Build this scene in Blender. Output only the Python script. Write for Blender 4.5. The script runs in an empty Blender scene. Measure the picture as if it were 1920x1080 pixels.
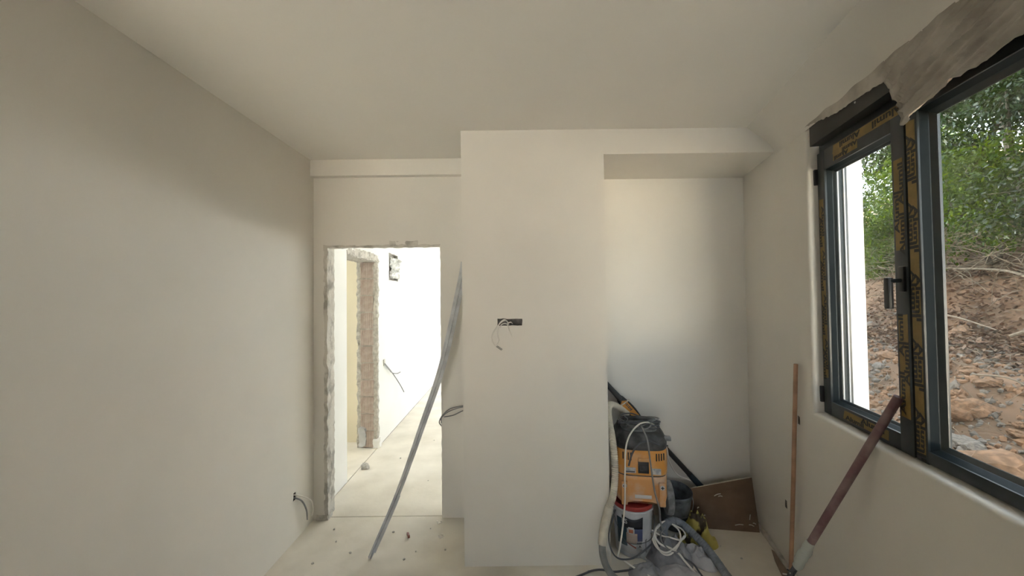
import bpy, bmesh, math, random
import numpy as np
from mathutils import Vector, Matrix, noise

# ------------------------------------------------------------------ camera
R = random.Random(7)
scene = bpy.context.scene
COL = scene.collection
CAM_H = 1.70
cam_data = bpy.data.cameras.new('camera')
cam_data.sensor_width = 36.0
cam_data.lens = 720.0 / 1920.0 * 36.0
cam_data.clip_start = 0.02
cam_data.clip_end = 200
cam = bpy.data.objects.new('camera', cam_data)
COL.objects.link(cam)
cam.matrix_world = (Matrix.Translation((0, 0, CAM_H))
                    @ Matrix.Rotation(math.pi / 2 + math.atan(16 / 720.0), 4, 'X')
                    @ Matrix.Rotation(-0.012, 4, 'Z'))
scene.camera = cam

# ------------------------------------------------------------------ sky, sun, exposure
SKY = 3.2
world = bpy.data.worlds.new('World')
scene.world = world
world.use_nodes = True
bg = world.node_tree.nodes['Background']
bg.inputs[0].default_value = (0.80, 0.89, 1.0, 1)
bg.inputs[1].default_value = SKY

sun_data = bpy.data.lights.new('sun', 'SUN')
sun_data.energy = 140.0
sun_data.color = (1.0, 0.965, 0.90)
sun_data.angle = 0.02
sun = bpy.data.objects.new('sun', sun_data)
COL.objects.link(sun)
_to_sun = Vector((-0.82, -0.57, 1.0)).normalized()
sun.rotation_euler = _to_sun.to_track_quat('Z', 'Y').to_euler()
sun.location = (-8, -4, 12)

vs = scene.view_settings
vs.view_transform = 'Standard'
vs.look = 'None'
vs.exposure = 1.04
vs.gamma = 1.0
vs.use_curve_mapping = False
scene.cycles.max_bounces = 10
scene.cycles.diffuse_bounces = 6
scene.cycles.transparent_max_bounces = 16

# ------------------------------------------------------------------ skewed window-wall frame
WA, WB = 1.164, 0.22
_k = math.hypot(1, WB)
WROT = -math.atan(WB)
U = Vector((WB / _k, 1 / _k, 0))
N = Vector((1 / _k, -WB / _k, 0))
O = Vector((WA, 0, 0))
def W(s, w, z):
    """point on the window-wall frame: s along the wall, w outwards, z up"""
    return O + U * s + N * w + Vector((0, 0, z))
def wall_x(y):
    return WA + WB * y

CEIL = 2.775
YB = 3.0          # door wall and back of the niche
YC = 2.46         # front of the column
XL = -1.55        # left wall

# ------------------------------------------------------------------ materials
MATS = {}
def mat(name, color, rough=0.6, metal=0.0, var=0.0, scale=8.0, bump=0.0, bscale=60.0, color2=None, spec=0.5, detail=4.0, lo=0.4, hi=0.6, coat=0.0):
    if name in MATS:
        return MATS[name]
    m = bpy.data.materials.new(name)
    m.use_nodes = True
    nt = m.node_tree
    b = nt.nodes['Principled BSDF']
    b.inputs['Base Color'].default_value = (*color, 1)
    b.inputs['Roughness'].default_value = rough
    b.inputs['Metallic'].default_value = metal
    b.inputs['Specular IOR Level'].default_value = spec
    b.inputs['Coat Weight'].default_value = coat
    tc = nt.nodes.new('ShaderNodeTexCoord')
    if var > 0 or color2:
        n = nt.nodes.new('ShaderNodeTexNoise')
        n.inputs['Scale'].default_value = scale
        n.inputs['Detail'].default_value = detail
        nt.links.new(tc.outputs['Object'], n.inputs['Vector'])
        r = nt.nodes.new('ShaderNodeValToRGB')
        c2 = color2 or tuple(max(0, c * (1 - var)) for c in color)
        r.color_ramp.elements[0].position = lo
        r.color_ramp.elements[1].position = hi
        r.color_ramp.elements[0].color = (*c2, 1)
        r.color_ramp.elements[1].color = (*color, 1)
        nt.links.new(n.outputs['Fac'], r.inputs['Fac'])
        nt.links.new(r.outputs['Color'], b.inputs['Base Color'])
    if bump > 0:
        n2 = nt.nodes.new('ShaderNodeTexNoise')
        n2.inputs['Scale'].default_value = bscale
        n2.inputs['Detail'].default_value = 5
        nt.links.new(tc.outputs['Object'], n2.inputs['Vector'])
        bp = nt.nodes.new('ShaderNodeBump')
        bp.inputs['Strength'].default_value = bump
        bp.inputs['Distance'].default_value = 0.01
        nt.links.new(n2.outputs['Fac'], bp.inputs['Height'])
        nt.links.new(bp.outputs['Normal'], b.inputs['Normal'])
    MATS[name] = m
    return m

def glass_mat():
    m = bpy.data.materials.new('window_glass')
    m.use_nodes = True
    nt = m.node_tree
    nt.nodes.clear()
    out = nt.nodes.new('ShaderNodeOutputMaterial')
    t = nt.nodes.new('ShaderNodeBsdfTransparent')
    t.inputs[0].default_value = (0.95, 0.97, 0.96, 1)
    g = nt.nodes.new('ShaderNodeBsdfGlossy')
    g.inputs['Roughness'].default_value = 0.02
    d = nt.nodes.new('ShaderNodeBsdfDiffuse')
    d.inputs[0].default_value = (0.75, 0.76, 0.74, 1)
    lw = nt.nodes.new('ShaderNodeLayerWeight'); lw.inputs['Blend'].default_value = 0.5
    pw = nt.nodes.new('ShaderNodeMath'); pw.operation = 'POWER'; pw.inputs[1].default_value = 5.0
    nt.links.new(lw.outputs['Facing'], pw.inputs[0])
    fr = nt.nodes.new('ShaderNodeMath'); fr.operation = 'MULTIPLY_ADD'; fr.inputs[1].default_value = 0.9; fr.inputs[2].default_value = 0.025
    nt.links.new(pw.outputs[0], fr.inputs[0])
    tc = nt.nodes.new('ShaderNodeTexCoord')
    nz = nt.nodes.new('ShaderNodeTexNoise'); nz.inputs['Scale'].default_value = 5; nz.inputs['Detail'].default_value = 8
    nt.links.new(tc.outputs['Object'], nz.inputs['Vector'])
    mr = nt.nodes.new('ShaderNodeMapRange')
    mr.inputs['From Min'].default_value = 0.4; mr.inputs['From Max'].default_value = 0.75
    mr.inputs['To Min'].default_value = 0.01; mr.inputs['To Max'].default_value = 0.07
    nt.links.new(nz.outputs['Fac'], mr.inputs['Value'])
    m1 = nt.nodes.new('ShaderNodeMixShader'); m2 = nt.nodes.new('ShaderNodeMixShader')
    nt.links.new(mr.outputs[0], m1.inputs[0]); nt.links.new(t.outputs[0], m1.inputs[1]); nt.links.new(d.outputs[0], m1.inputs[2])
    nt.links.new(fr.outputs[0], m2.inputs[0]); nt.links.new(m1.outputs[0], m2.inputs[1]); nt.links.new(g.outputs[0], m2.inputs[2])
    nt.links.new(m2.outputs[0], out.inputs[0])
    return m

def leaf_mat(name, cols, trans=0.35, rough=0.35):
    m = bpy.data.materials.new(name)
    m.use_nodes = True
    nt = m.node_tree
    b = nt.nodes['Principled BSDF']
    out = nt.nodes['Material Output']
    g = nt.nodes.new('ShaderNodeNewGeometry')
    r = nt.nodes.new('ShaderNodeValToRGB')
    els = r.color_ramp.elements
    while len(els) < len(cols):
        els.new(0.5)
    for i, c in enumerate(cols):
        els[i].position = i / max(1, len(cols) - 1)
        els[i].color = (*c, 1)
    nt.links.new(g.outputs['Random Per Island'], r.inputs[0])
    nt.links.new(r.outputs[0], b.inputs['Base Color'])
    b.inputs['Roughness'].default_value = rough
    b.inputs['Specular IOR Level'].default_value = 0.3
    tr = nt.nodes.new('ShaderNodeBsdfTranslucent')
    hs = nt.nodes.new('ShaderNodeHueSaturation')
    hs.inputs['Hue'].default_value = 0.47; hs.inputs['Saturation'].default_value = 1.2; hs.inputs['Value'].default_value = 1.6
    nt.links.new(r.outputs[0], hs.inputs['Color'])
    nt.links.new(hs.outputs[0], tr.inputs[0])
    mx = nt.nodes.new('ShaderNodeMixShader'); mx.inputs[0].default_value = trans
    nt.links.new(b.outputs[0], mx.inputs[1]); nt.links.new(tr.outputs[0], mx.inputs[2])
    nt.links.new(mx.outputs[0], out.inputs[0])
    MATS[name] = m
    return m

PLASTER = mat('white_skim_plaster', (0.72, 0.70, 0.65), 0.75, var=0.05, scale=1.3, bump=0.05, bscale=14, spec=0.3)
CEILM = mat('ceiling_plaster', (0.78, 0.76, 0.71), 0.8, var=0.03, scale=1.0, bump=0.03, bscale=10, spec=0.3)
RAW = mat('raw_plaster', (0.56, 0.54, 0.49), 0.95, color2=(0.36, 0.345, 0.31), scale=12, bump=0.5, bscale=45, lo=0.36, hi=0.52)
CORR = mat('corridor_plaster', (0.80, 0.80, 0.77), 0.8, var=0.04, scale=2, bump=0.05, bscale=20)
YELLOW = mat('cream_yellow_wall_paint', (0.70, 0.64, 0.49), 0.8, var=0.04, scale=2)
DARKREAR = mat('dark_low_bounce_block', (0.17, 0.155, 0.135), 0.95, color2=(0.12, 0.11, 0.095), scale=6, bump=0.6, bscale=30)  # dark tone for the unseen rear, chosen to cut bounced light
FLOORM = mat('dusty_floor_screed', (0.74, 0.70, 0.62), 0.8, color2=(0.62, 0.58, 0.50), scale=3.5, bump=0.12, bscale=35, detail=8, lo=0.3, hi=0.62)
JOINT = mat('dark_joint', (0.16, 0.14, 0.12), 0.9)
DARKHOLE = mat('grey_box_inside', (0.22, 0.21, 0.19), 0.9, var=0.4, scale=30)
ANTHR = mat('anthracite_aluminium', (0.022, 0.030, 0.034), 0.38, var=0.15, scale=20, spec=0.5)
ANTHR2 = mat('anthracite_glazing_bead', (0.014, 0.021, 0.025), 0.5, spec=0.25)
BLACKBOX = mat('matt_black_box_profile', (0.018, 0.018, 0.017), 0.6)
TAPE = mat('yellow_brown_film_tape', (0.22, 0.145, 0.035), 0.5, var=0.2, scale=20)
TAPEINK = mat('tape_print_ink', (0.015, 0.015, 0.015), 0.6)
WHITEJ = mat('white_outer_jamb_paint', (0.72, 0.74, 0.72), 0.7, color2=(0.52, 0.53, 0.50), scale=25, lo=0.2, hi=0.34)
FILM = mat('plaster_smeared_plastic_film', (0.50, 0.47, 0.42), 0.5, color2=(0.34, 0.31, 0.27), scale=6, bump=0.3, bscale=30)
ALU = mat('dull_aluminium', (0.56, 0.58, 0.60), 0.45, metal=0.35, var=0.2, scale=12, bump=0.05)
ORANGE = mat('dusty_orange_plastic', (0.62, 0.285, 0.06), 0.55, color2=(0.56, 0.36, 0.20), scale=9, lo=0.3, hi=0.5)
ORANGE2 = mat('dusty_pale_orange_plastic', (0.62, 0.32, 0.12), 0.6, color2=(0.58, 0.42, 0.30), scale=10, lo=0.35, hi=0.55)
BLACKP = mat('dusty_black_plastic', (0.025, 0.025, 0.027), 0.55, color2=(0.10, 0.10, 0.10), scale=14, lo=0.36, hi=0.6)
BLACKC = mat('black_plastic', (0.014, 0.015, 0.017), 0.4)
DUSTGREY = mat('dust_grey_plastic', (0.26, 0.27, 0.28), 0.7, color2=(0.14, 0.145, 0.15), scale=20)
STICK_W = mat('white_sticker', (0.50, 0.50, 0.50), 0.6, color2=(0.30, 0.32, 0.36), scale=40)
HOSEW = mat('cream_hose_plastic', (0.62, 0.58, 0.49), 0.55, var=0.2, scale=15)
HOSEG = mat('grey_hose_rubber', (0.21, 0.22, 0.215), 0.6, var=0.2, scale=20)
HOSEB = mat('blue_grey_hose', (0.20, 0.225, 0.26), 0.6, var=0.25, scale=30)
CABLEW = mat('off_white_cable', (0.72, 0.70, 0.65), 0.5)
CABLEG = mat('dusty_grey_cable', (0.23, 0.235, 0.24), 0.6, var=0.2, scale=30)
CABLED = mat('dark_grey_cable', (0.075, 0.08, 0.09), 0.55)
BUCKW = mat('white_bucket_plastic', (0.55, 0.57, 0.60), 0.45, color2=(0.42, 0.44, 0.47), scale=8)
BUCKRED = mat('red_lid_plastic', (0.33, 0.035, 0.03), 0.45)
NAVY = mat('navy_label_print', (0.008, 0.010, 0.018), 0.5)
TEAL = mat('teal_label_print', (0.012, 0.035, 0.055), 0.5, color2=(0.02, 0.06, 0.085), scale=9)
BLUEL = mat('blue_label_print', (0.045, 0.06, 0.15), 0.5)
PEACH = mat('peach_label_print', (0.33, 0.22, 0.17), 0.5, color2=(0.36, 0.30, 0.26), scale=9)
REDL = mat('red_brown_label_print', (0.22, 0.06, 0.04), 0.5)
PALEL = mat('pale_label_print', (0.50, 0.51, 0.52), 0.5)
DBUCK = mat('dark_mortar_bucket', (0.035, 0.042, 0.048), 0.6, color2=(0.17, 0.19, 0.21), scale=9, lo=0.40, hi=0.62, bump=0.2, bscale=25)
MORTAR = mat('dried_mortar', (0.30, 0.31, 0.31), 0.9, color2=(0.12, 0.13, 0.14), scale=12, bump=0.6, bscale=20)
BOARD = mat('brown_hardboard', (0.155, 0.098, 0.058), 0.6, color2=(0.115, 0.07, 0.04), scale=6, bump=0.05)
BOARDE = mat('pale_board_edge', (0.60, 0.55, 0.46), 0.8)
SMEAR = mat('white_plaster_smear', (0.55, 0.52, 0.47), 0.9)
RAGG = mat('dusty_grey_cloth', (0.33, 0.335, 0.35), 0.95, color2=(0.21, 0.215, 0.23), scale=7, bump=0.2, bscale=200)
RAGL = mat('pale_grey_cloth', (0.46, 0.46, 0.47), 0.95, color2=(0.33, 0.33, 0.35), scale=7, bump=0.2, bscale=200)
YBAG = mat('yellow_printed_bag', (0.46, 0.41, 0.11), 0.6, color2=(0.05, 0.035, 0.02), scale=9, lo=0.40, hi=0.45)
WOOD = mat('pale_wood_stick', (0.42, 0.25, 0.16), 0.6, var=0.25, scale=12)
POLE = mat('dusty_maroon_pole', (0.15, 0.075, 0.085), 0.6, color2=(0.24, 0.17, 0.17), scale=10, lo=0.35, hi=0.6)
PLBLOB = mat('wet_plaster_blob', (0.42, 0.45, 0.42), 0.8, bump=0.5, bscale=30)
CARD = mat('brown_cardboard', (0.27, 0.20, 0.15), 0.85, var=0.2, scale=10)
BRICK = mat('hollow_clay_brick', (0.44, 0.35, 0.305), 0.9, color2=(0.52, 0.45, 0.40), scale=14, bump=0.4, bscale=60)
MORT2 = mat('grey_mortar', (0.52, 0.50, 0.45), 0.95, color2=(0.38, 0.36, 0.32), scale=25, bump=0.9, bscale=50)
CLEARF = mat('crumpled_clear_film', (0.72, 0.73, 0.72), 0.3, var=0.2, scale=30)
SOIL = mat('ochre_soil', (0.235, 0.14, 0.085), 0.95, color2=(0.10, 0.068, 0.045), scale=1.6, bump=1.0, bscale=5, detail=10, lo=0.32, hi=0.66)
ROCK1 = mat('ochre_rock', (0.25, 0.145, 0.085), 0.95, color2=(0.14, 0.085, 0.05), scale=5, bump=0.8, bscale=10, detail=8)
ROCK2 = mat('grey_rock', (0.20, 0.175, 0.15), 0.95, color2=(0.12, 0.105, 0.09), scale=6, bump=0.8, bscale=12, detail=8)
BARK = mat('grey_brown_bark', (0.12, 0.10, 0.075), 0.95, var=0.4, scale=20, bump=0.6, bscale=40)
TWIG = mat('dry_twig', (0.25, 0.20, 0.145), 0.9, var=0.4, scale=10)
GLASS = glass_mat()

# ------------------------------------------------------------------ helpers
def tag(o, label=None, cat=None, group=None, kind=None):
    if label: o['label'] = label
    if cat: o['category'] = cat
    if group: o['group'] = group
    if kind: o['kind'] = kind
    return o

def empty(name, loc=(0, 0, 0), rotz=0.0, label=None, cat=None, group=None, kind=None):
    o = bpy.data.objects.new(name, None)
    o.empty_display_size = 0.05
    COL.objects.link(o)
    o.location = loc
    o.rotation_euler = (0, 0, rotz)
    return tag(o, label, cat, group, kind)

def obj(name, me, m=None, parent=None, loc=None, rot=None):
    o = bpy.data.objects.new(name, me)
    COL.objects.link(o)
    if m is not None and len(me.materials) == 0:
        me.materials.append(m)
    if parent is not None:
        o.parent = parent
    if loc is not None: o.location = loc
    if rot is not None: o.rotation_euler = rot
    return o

def finish(bm, name, smooth=False, angle=None):
    bmesh.ops.recalc_face_normals(bm, faces=bm.faces)
    me = bpy.data.meshes.new(name)
    bm.to_mesh(me)
    bm.free()
    if smooth:
        for p in me.polygons: p.use_smooth = True
        if angle is not None:
            me.set_sharp_from_angle(angle=angle)
    return me

def pydata(name, vs_, fs, smooth=False):
    me = bpy.data.meshes.new(name)
    me.from_pydata([tuple(v) for v in vs_], [], fs)
    me.update()
    bm = bmesh.new(); bm.from_mesh(me)
    bmesh.ops.recalc_face_normals(bm, faces=bm.faces)
    bm.to_mesh(me); bm.free()
    if smooth:
        for p in me.polygons: p.use_smooth = True
    return me

def add_box(bm, x0, x1, y0, y1, z0, z1):
    c = [bm.verts.new(p) for p in ((x0, y0, z0), (x1, y0, z0), (x1, y1, z0), (x0, y1, z0), (x0, y0, z1), (x1, y0, z1), (x1, y1, z1), (x0, y1, z1))]
    for f in ((0, 3, 2, 1), (4, 5, 6, 7), (0, 1, 5, 4), (1, 2, 6, 5), (2, 3, 7, 6), (3, 0, 4, 7)):
        bm.faces.new([c[i] for i in f])
    return c

def box(name, x0, x1, y0, y1, z0, z1, m, parent=None, bev=0.0, **kw):
    bm = bmesh.new()
    add_box(bm, x0, x1, y0, y1, z0, z1)
    if bev > 0:
        bmesh.ops.bevel(bm, geom=bm.edges[:], offset=bev, segments=2, affect='EDGES', profile=0.6)
    return obj(name, finish(bm, name, bev > 0, math.radians(40)), m, parent, **kw)

def boxes(name, lst, m, parent=None, **kw):
    bm = bmesh.new()
    for b in lst: add_box(bm, *b)
    return obj(name, finish(bm, name), m, parent, **kw)

def prism(name, poly, z0, z1, m, parent=None, **kw):
    """vertical prism over a plan polygon"""
    n = len(poly)
    v = [(x, y, z0) for x, y in poly] + [(x, y, z1) for x, y in poly]
    f = [tuple(range(n))[::-1], tuple(range(n, 2 * n))] + [(i, (i + 1) % n, n + (i + 1) % n, n + i) for i in range(n)]
    return obj(name, pydata(name, v, f), m, parent, **kw)

def catmull(pts, n=8):
    P = [Vector(p) for p in pts]
    if len(P) < 3: return [P[0].lerp(P[-1], i / n) for i in range(n + 1)]
    Q = [P[0] * 2 - P[1]] + P + [P[-1] * 2 - P[-2]]
    out = []
    for i in range(1, len(Q) - 2):
        for j in range(n):
            t = j / n
            a, b, c, d = Q[i - 1], Q[i], Q[i + 1], Q[i + 2]
            out.append(0.5 * ((2 * b) + (c - a) * t + (2 * a - 5 * b + 4 * c - d) * t * t + (3 * b - a - 3 * c + d) * t ** 3))
    out.append(P[-1])
    return out

def tube_mesh(name, pts, rad, sides=8, section=None, twist=0.0, cap=True, smooth=True):
    """sweep a round (or given 2-D) section along points; rad may be a function of 0..1"""
    P = [Vector(p) for p in pts]
    n = len(P)
    T = []
    for i in range(n):
        t = P[min(i + 1, n - 1)] - P[max(i - 1, 0)]
        T.append(t.normalized() if t.length > 1e-9 else Vector((0, 0, 1)))
    ref = Vector((0, 0, 1)) if abs(T[0].z) < 0.9 else Vector((1, 0, 0))
    nx = T[0].cross(ref).normalized()
    vs_, fs = [], []
    sec = section or [(math.cos(2 * math.pi * k / sides), math.sin(2 * math.pi * k / sides)) for k in range(sides)]
    k_ = len(sec)
    for i in range(n):
        nx = (nx - T[i] * nx.dot(T[i])).normalized()
        ny = T[i].cross(nx)
        r = rad(i / (n - 1)) if callable(rad) else rad
        a = twist * i / (n - 1)
        ca, sa = math.cos(a), math.sin(a)
        for (u, v) in sec:
            uu, vv = u * ca - v * sa, u * sa + v * ca
            vs_.append(P[i] + nx * uu * r + ny * vv * r)
    for i in range(n - 1):
        for k in range(k_):
            a, b = i * k_ + k, i * k_ + (k + 1) % k_
            fs.append((a, b, b + k_, a + k_))
    if cap:
        fs.append(tuple(range(k_))[::-1]); fs.append(tuple(range((n - 1) * k_, n * k_)))
    me = bpy.data.meshes.new(name)
    me.from_pydata([tuple(v) for v in vs_], [], fs)
    if smooth:
        for p in me.polygons: p.use_smooth = True
        me.set_sharp_from_angle(angle=math.radians(50))
    me.update()
    return me

def tube(name, pts, rad, m, parent=None, sides=8, n=8, **kw):
    return obj(name, tube_mesh(name, catmull(pts, n), rad, sides), m, parent, **kw)

def lathe_mesh(name, prof, seg=40, smooth_angle=35):
    vs_, fs = [], []
    k = len(prof)
    for i in range(seg):
        a = 2 * math.pi * i / seg
        for (r, z) in prof: vs_.append((r * math.cos(a), r * math.sin(a), z))
    for i in range(seg):
        j = (i + 1) % seg
        for q in range(k - 1):
            fs.append((i * k + q, j * k + q, j * k + q + 1, i * k + q + 1))
    me = pydata(name, vs_, fs, True)
    bm = bmesh.new(); bm.from_mesh(me)
    bmesh.ops.remove_doubles(bm, verts=bm.verts, dist=1e-5)
    bmesh.ops.recalc_face_normals(bm, faces=bm.faces)
    bm.to_mesh(me); bm.free()
    for p in me.polygons: p.use_smooth = True
    me.set_sharp_from_angle(angle=math.radians(smooth_angle))
    return me

def loft_mesh(name, secs, seg=44, cap=True, angle=40):
    """stack of superellipse sections (z, ax, ay, exponent, x0, y0)"""
    vs_, fs = [], []
    for (z, ax, ay, e, x0, y0) in secs:
        for i in range(seg):
            a = 2 * math.pi * i / seg
            c, s = math.cos(a), math.sin(a)
            vs_.append((x0 + ax * math.copysign(abs(c) ** (2 / e), c), y0 + ay * math.copysign(abs(s) ** (2 / e), s), z))
    for q in range(len(secs) - 1):
        for i in range(seg):
            j = (i + 1) % seg
            fs.append((q * seg + i, q * seg + j, (q + 1) * seg + j, (q + 1) * seg + i))
    if cap:
        fs.append(tuple(range(seg))[::-1]); fs.append(tuple(range((len(secs) - 1) * seg, len(secs) * seg)))
    me = pydata(name, vs_, fs, True)
    me.set_sharp_from_angle(angle=math.radians(angle))
    return me

def cut(o, x0, x1, y0, y1, z0, z1, ragged=0.0, seed=0, inside=None):
    """cut a real recess into a wall with a boolean that is applied at once"""
    bm = bmesh.new()
    add_box(bm, x0, x1, y0, y1, z0, z1)
    if ragged:
        bmesh.ops.subdivide_edges(bm, edges=bm.edges[:], cuts=4, use_grid_fill=True)
        for v in bm.verts:
            v.co += Vector((noise.noise(v.co * 30 + Vector((seed, 0, 0))), noise.noise(v.co * 30 + Vector((0, seed, 9))), noise.noise(v.co * 30 + Vector((5, 0, seed))))) * ragged
    me = finish(bm, 'cutter')
    if inside is not None: me.materials.append(inside)
    c = bpy.data.objects.new('cutter', me); COL.objects.link(c)
    if inside is not None and inside.name not in [x.name for x in o.data.materials if x]:
        o.data.materials.append(inside)
    md = o.modifiers.new('cut', 'BOOLEAN'); md.object = c; md.operation = 'DIFFERENCE'; md.solver = 'EXACT'
    try: md.material_mode = 'TRANSFER'
    except Exception: pass
    bpy.context.view_layer.update()
    dg = bpy.context.evaluated_depsgraph_get()
    new = bpy.data.meshes.new_from_object(o.evaluated_get(dg))
    o.modifiers.clear()
    old = o.data; o.data = new
    bpy.data.objects.remove(c); bpy.data.meshes.remove(old); bpy.data.meshes.remove(me)

def rough_strip(name, x0, x1, y0, y1, z0, z1, m, parent, amp=0.008, step=0.025, seed=0, freq=18.0):
    """a lumpy broken strip of plaster"""
    bm = bmesh.new()
    add_box(bm, x0, x1, y0, y1, z0, z1)
    for ax in range(3):
        ln = (x1 - x0, y1 - y0, z1 - z0)[ax]
        c = min(110, int(ln / step))
        if c > 0:
            es = [e for e in bm.edges if abs((e.verts[0].co - e.verts[1].co)[ax]) > 1e-6]
            bmesh.ops.subdivide_edges(bm, edges=es, cuts=c, use_grid_fill=True)
    for v in bm.verts:
        p = v.co * freq + Vector((seed * 3.1, seed * 1.7, seed))
        v.co += Vector((noise.noise(p), noise.noise(p + Vector((9, 3, 1))), noise.noise(p * 1.3 + Vector((2, 8, 5))))) * amp
        v.co += Vector((noise.noise(p * 3), noise.noise(p * 3 + Vector((1, 2, 3))), 0)) * amp * 0.5
    return obj(name, finish(bm, name, True, math.radians(60)), m, parent)

_text_cache = {}
def text_mesh(body, size=0.05, bold=0.0, sx=1.0):
    key = (body, size, bold, sx)
    if key in _text_cache: return _text_cache[key]
    cu = bpy.data.curves.new('lettering', 'FONT')
    cu.body = body; cu.size = size; cu.offset = bold; cu.align_x = 'CENTER'; cu.align_y = 'CENTER'
    cu.extrude = 0.00015; cu.resolution_u = 3
    t = bpy.data.objects.new('lettering', cu); COL.objects.link(t)
    bpy.context.view_layer.update()
    dg = bpy.context.evaluated_depsgraph_get()
    me = bpy.data.meshes.new_from_object(t.evaluated_get(dg))
    bpy.data.objects.remove(t); bpy.data.curves.remove(cu)
    me.transform(Matrix.Diagonal((sx, 1, 1, 1)))
    me.materials.clear()
    _text_cache[key] = me
    return me

def struct(o, label=None):
    o['kind'] = 'structure'
    if label: o['label'] = label
    return o

# ================================================================== THE ROOM
XR0 = wall_x(YB)
# floor: room slab, and corridor slabs with joints
fl = prism('floor', [(-1.75, -0.6), (wall_x(-0.6) + 0.3, -0.6), (wall_x(3.025) + 0.3, 3.025), (-1.75, 3.025)], -0.12, 0.0, FLOORM)
struct(fl, 'dusty pale screed floor')
box('joint_bed', -4.3, 4.0, 3.02, 9.0, -0.14, -0.008, JOINT, fl)
for (x0, x1, y0, y1) in ((-1.545, 4.0, 3.033, 5.10), (-1.545, 4.0, 5.106, 7.1), (-1.545, 4.0, 7.106, 9.0), (-4.3, -1.553, 2.6, 4.6)):
    box('floor_slab', x0, x1, y0, y1, -0.10, 0.0, FLOORM, fl)

# unseen rear half: walls darkened to cut bounced light, floor kept pale for bounce
struct(prism('floor_rear', [(-1.75, -3.9), (wall_x(-3.9) + 0.3, -3.9), (wall_x(-0.6) + 0.3, -0.6), (-1.75, -0.6)], -0.12, -0.005, FLOORM), 'unseen pale floor behind the camera, bouncing sunlight into the room')  # unseen; kept pale so the sun patch bounces forward
struct(box('wall_left_rear', -1.70, XL - 0.012, -3.9, -0.6, 0, CEIL, DARKREAR), 'unseen wall behind the camera, left side, dark to cut bounced light')
struct(boxes('wall_right_rear', [(0.012, 0.26, -4.0, -0.6, -0.3, CEIL)], DARKREAR, loc=O, rot=(0, 0, WROT)), 'unseen wall behind the camera, right side, dark to cut bounced light')
# left wall
wl = box('wall_left', -1.70, XL, -0.6, YB, 0, CEIL, PLASTER); struct(wl, 'plain left wall')
cut(wl, -1.60, -1.50, 2.722, 2.752, 0.285, 0.335, 0.010, 3, DARKHOLE)

# door wall = back wall of the room and of the niche
DX0, DX1, DZ = -1.462, -0.556, 2.11
wb = boxes('wall_back', [(-1.70, DX0, YB, YB + 0.13, 0, CEIL), (DX0, DX1, YB, YB + 0.13, DZ, CEIL), (DX1, XR0 + 0.05, YB, YB + 0.13, 0, CEIL)], PLASTER)
struct(wb, 'back wall with the doorway and the niche')
# column and beams
wc = box('wall_column', -0.32, 0.602, YC, YB, 0, CEIL, PLASTER); struct(wc, 'wide plastered column with a cable hole')
cut(wc, -0.094, 0.062, YC - 0.05, YC + 0.05, 1.515, 1.558, 0.006, 5, DARKHOLE)
struct(prism('trim_1', [(0.602, YC), (wall_x(YC) + 0.02, YC), (wall_x(YB) + 0.02, YB), (0.602, YB)], 2.612, CEIL, PLASTER), 'plaster beam over the niche')
struct(box('trim_2', XL, -0.32, 2.945, YB, 2.648, CEIL, PLASTER, bev=0.004), 'low plaster beam above the doorway')

# ceiling
struct(prism('ceiling_rear', [(-1.75, -4.05), (wall_x(-4.05) + 0.26, -4.05), (wall_x(-0.6) + 0.28, -0.6), (-1.75, -0.6)], CEIL + 0.01, CEIL + 0.7, DARKREAR), 'unseen slab behind the camera, dark to cut bounced light')  # unseen rear slab, dark to cut bounced light
ce = prism('ceiling', [(-1.75, -0.6), (wall_x(-0.6) + 0.28, -0.6), (wall_x(9.2) + 0.28, 9.2), (-1.75, 9.2)], CEIL, CEIL + 0.7, CEILM); struct(ce, 'flat white ceiling')

# window wall (built in its own skewed frame: x = outwards, y = along, z = up)
S0, S1, Z0, Z1, TH = 0.98, 2.14, 1.055, 2.625, 0.225
def window_wall():
    def loop(w, g): return [(w, S0 - g, Z0 - g), (w, S1 + g, Z0 - g), (w, S1 + g, Z1 + g), (w, S0 - g, Z1 + g)]
    vs_, fs = [], []
    A0, A1 = -0.6, 3.07
    outer_in = [(0, A0, 0), (0, A1, 0), (0, A1, CEIL), (0, A0, CEIL)]
    outer_out = [(TH, A0, -0.3), (TH, A1, -0.3), (TH, A1, CEIL), (TH, A0, CEIL)]
    loops = [outer_in]
    r = 0.02
    for k in range(6):
        a = k / 5 * math.pi / 2
        loops.append(loop(r - r * math.cos(a), r - r * math.sin(a)))
    loops.append(loop(TH, 0)); loops.append(outer_out)
    for l in loops: vs_ += l
    for q in range(len(loops) - 1):
        for k in range(4):
            a, b = q * 4 + k, q * 4 + (k + 1) % 4
            fs.append((a, b, b + 4, a + 4))
    n = len(loops) - 1
    for k in range(4):
        a, b = k, (k + 1) % 4
        fs.append((n * 4 + a, n * 4 + b, b, a))
    me = pydata('wall_right', vs_, fs, True)
    me.set_sharp_from_angle(angle=math.radians(30))
    return me
wr = obj('wall_right', window_wall(), PLASTER, loc=O, rot=(0, 0, WROT)); struct(wr, 'right wall around the window')
bpy.context.view_layer.update()
# small sockets cut into the wall (positions in the room)
for (x, y, z, hx) in ((1.659, 2.25, 0.961, 0.012), (1.699, 2.433, 0.381, 0.013)):
    cut(wr, x - 0.05, x + 0.02, y - hx, y + hx, z - 0.024, z + 0.024, 0.004, 8, DARKHOLE)
box('outer_jamb', 0.155, TH + 0.01, 2.105, 2.17, 0.9, 2.75, WHITEJ, wr)
box('outer_jamb', 0.155, TH + 0.01, 0.92, 1.01, 0.9, 2.75, WHITEJ, wr)
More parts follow.
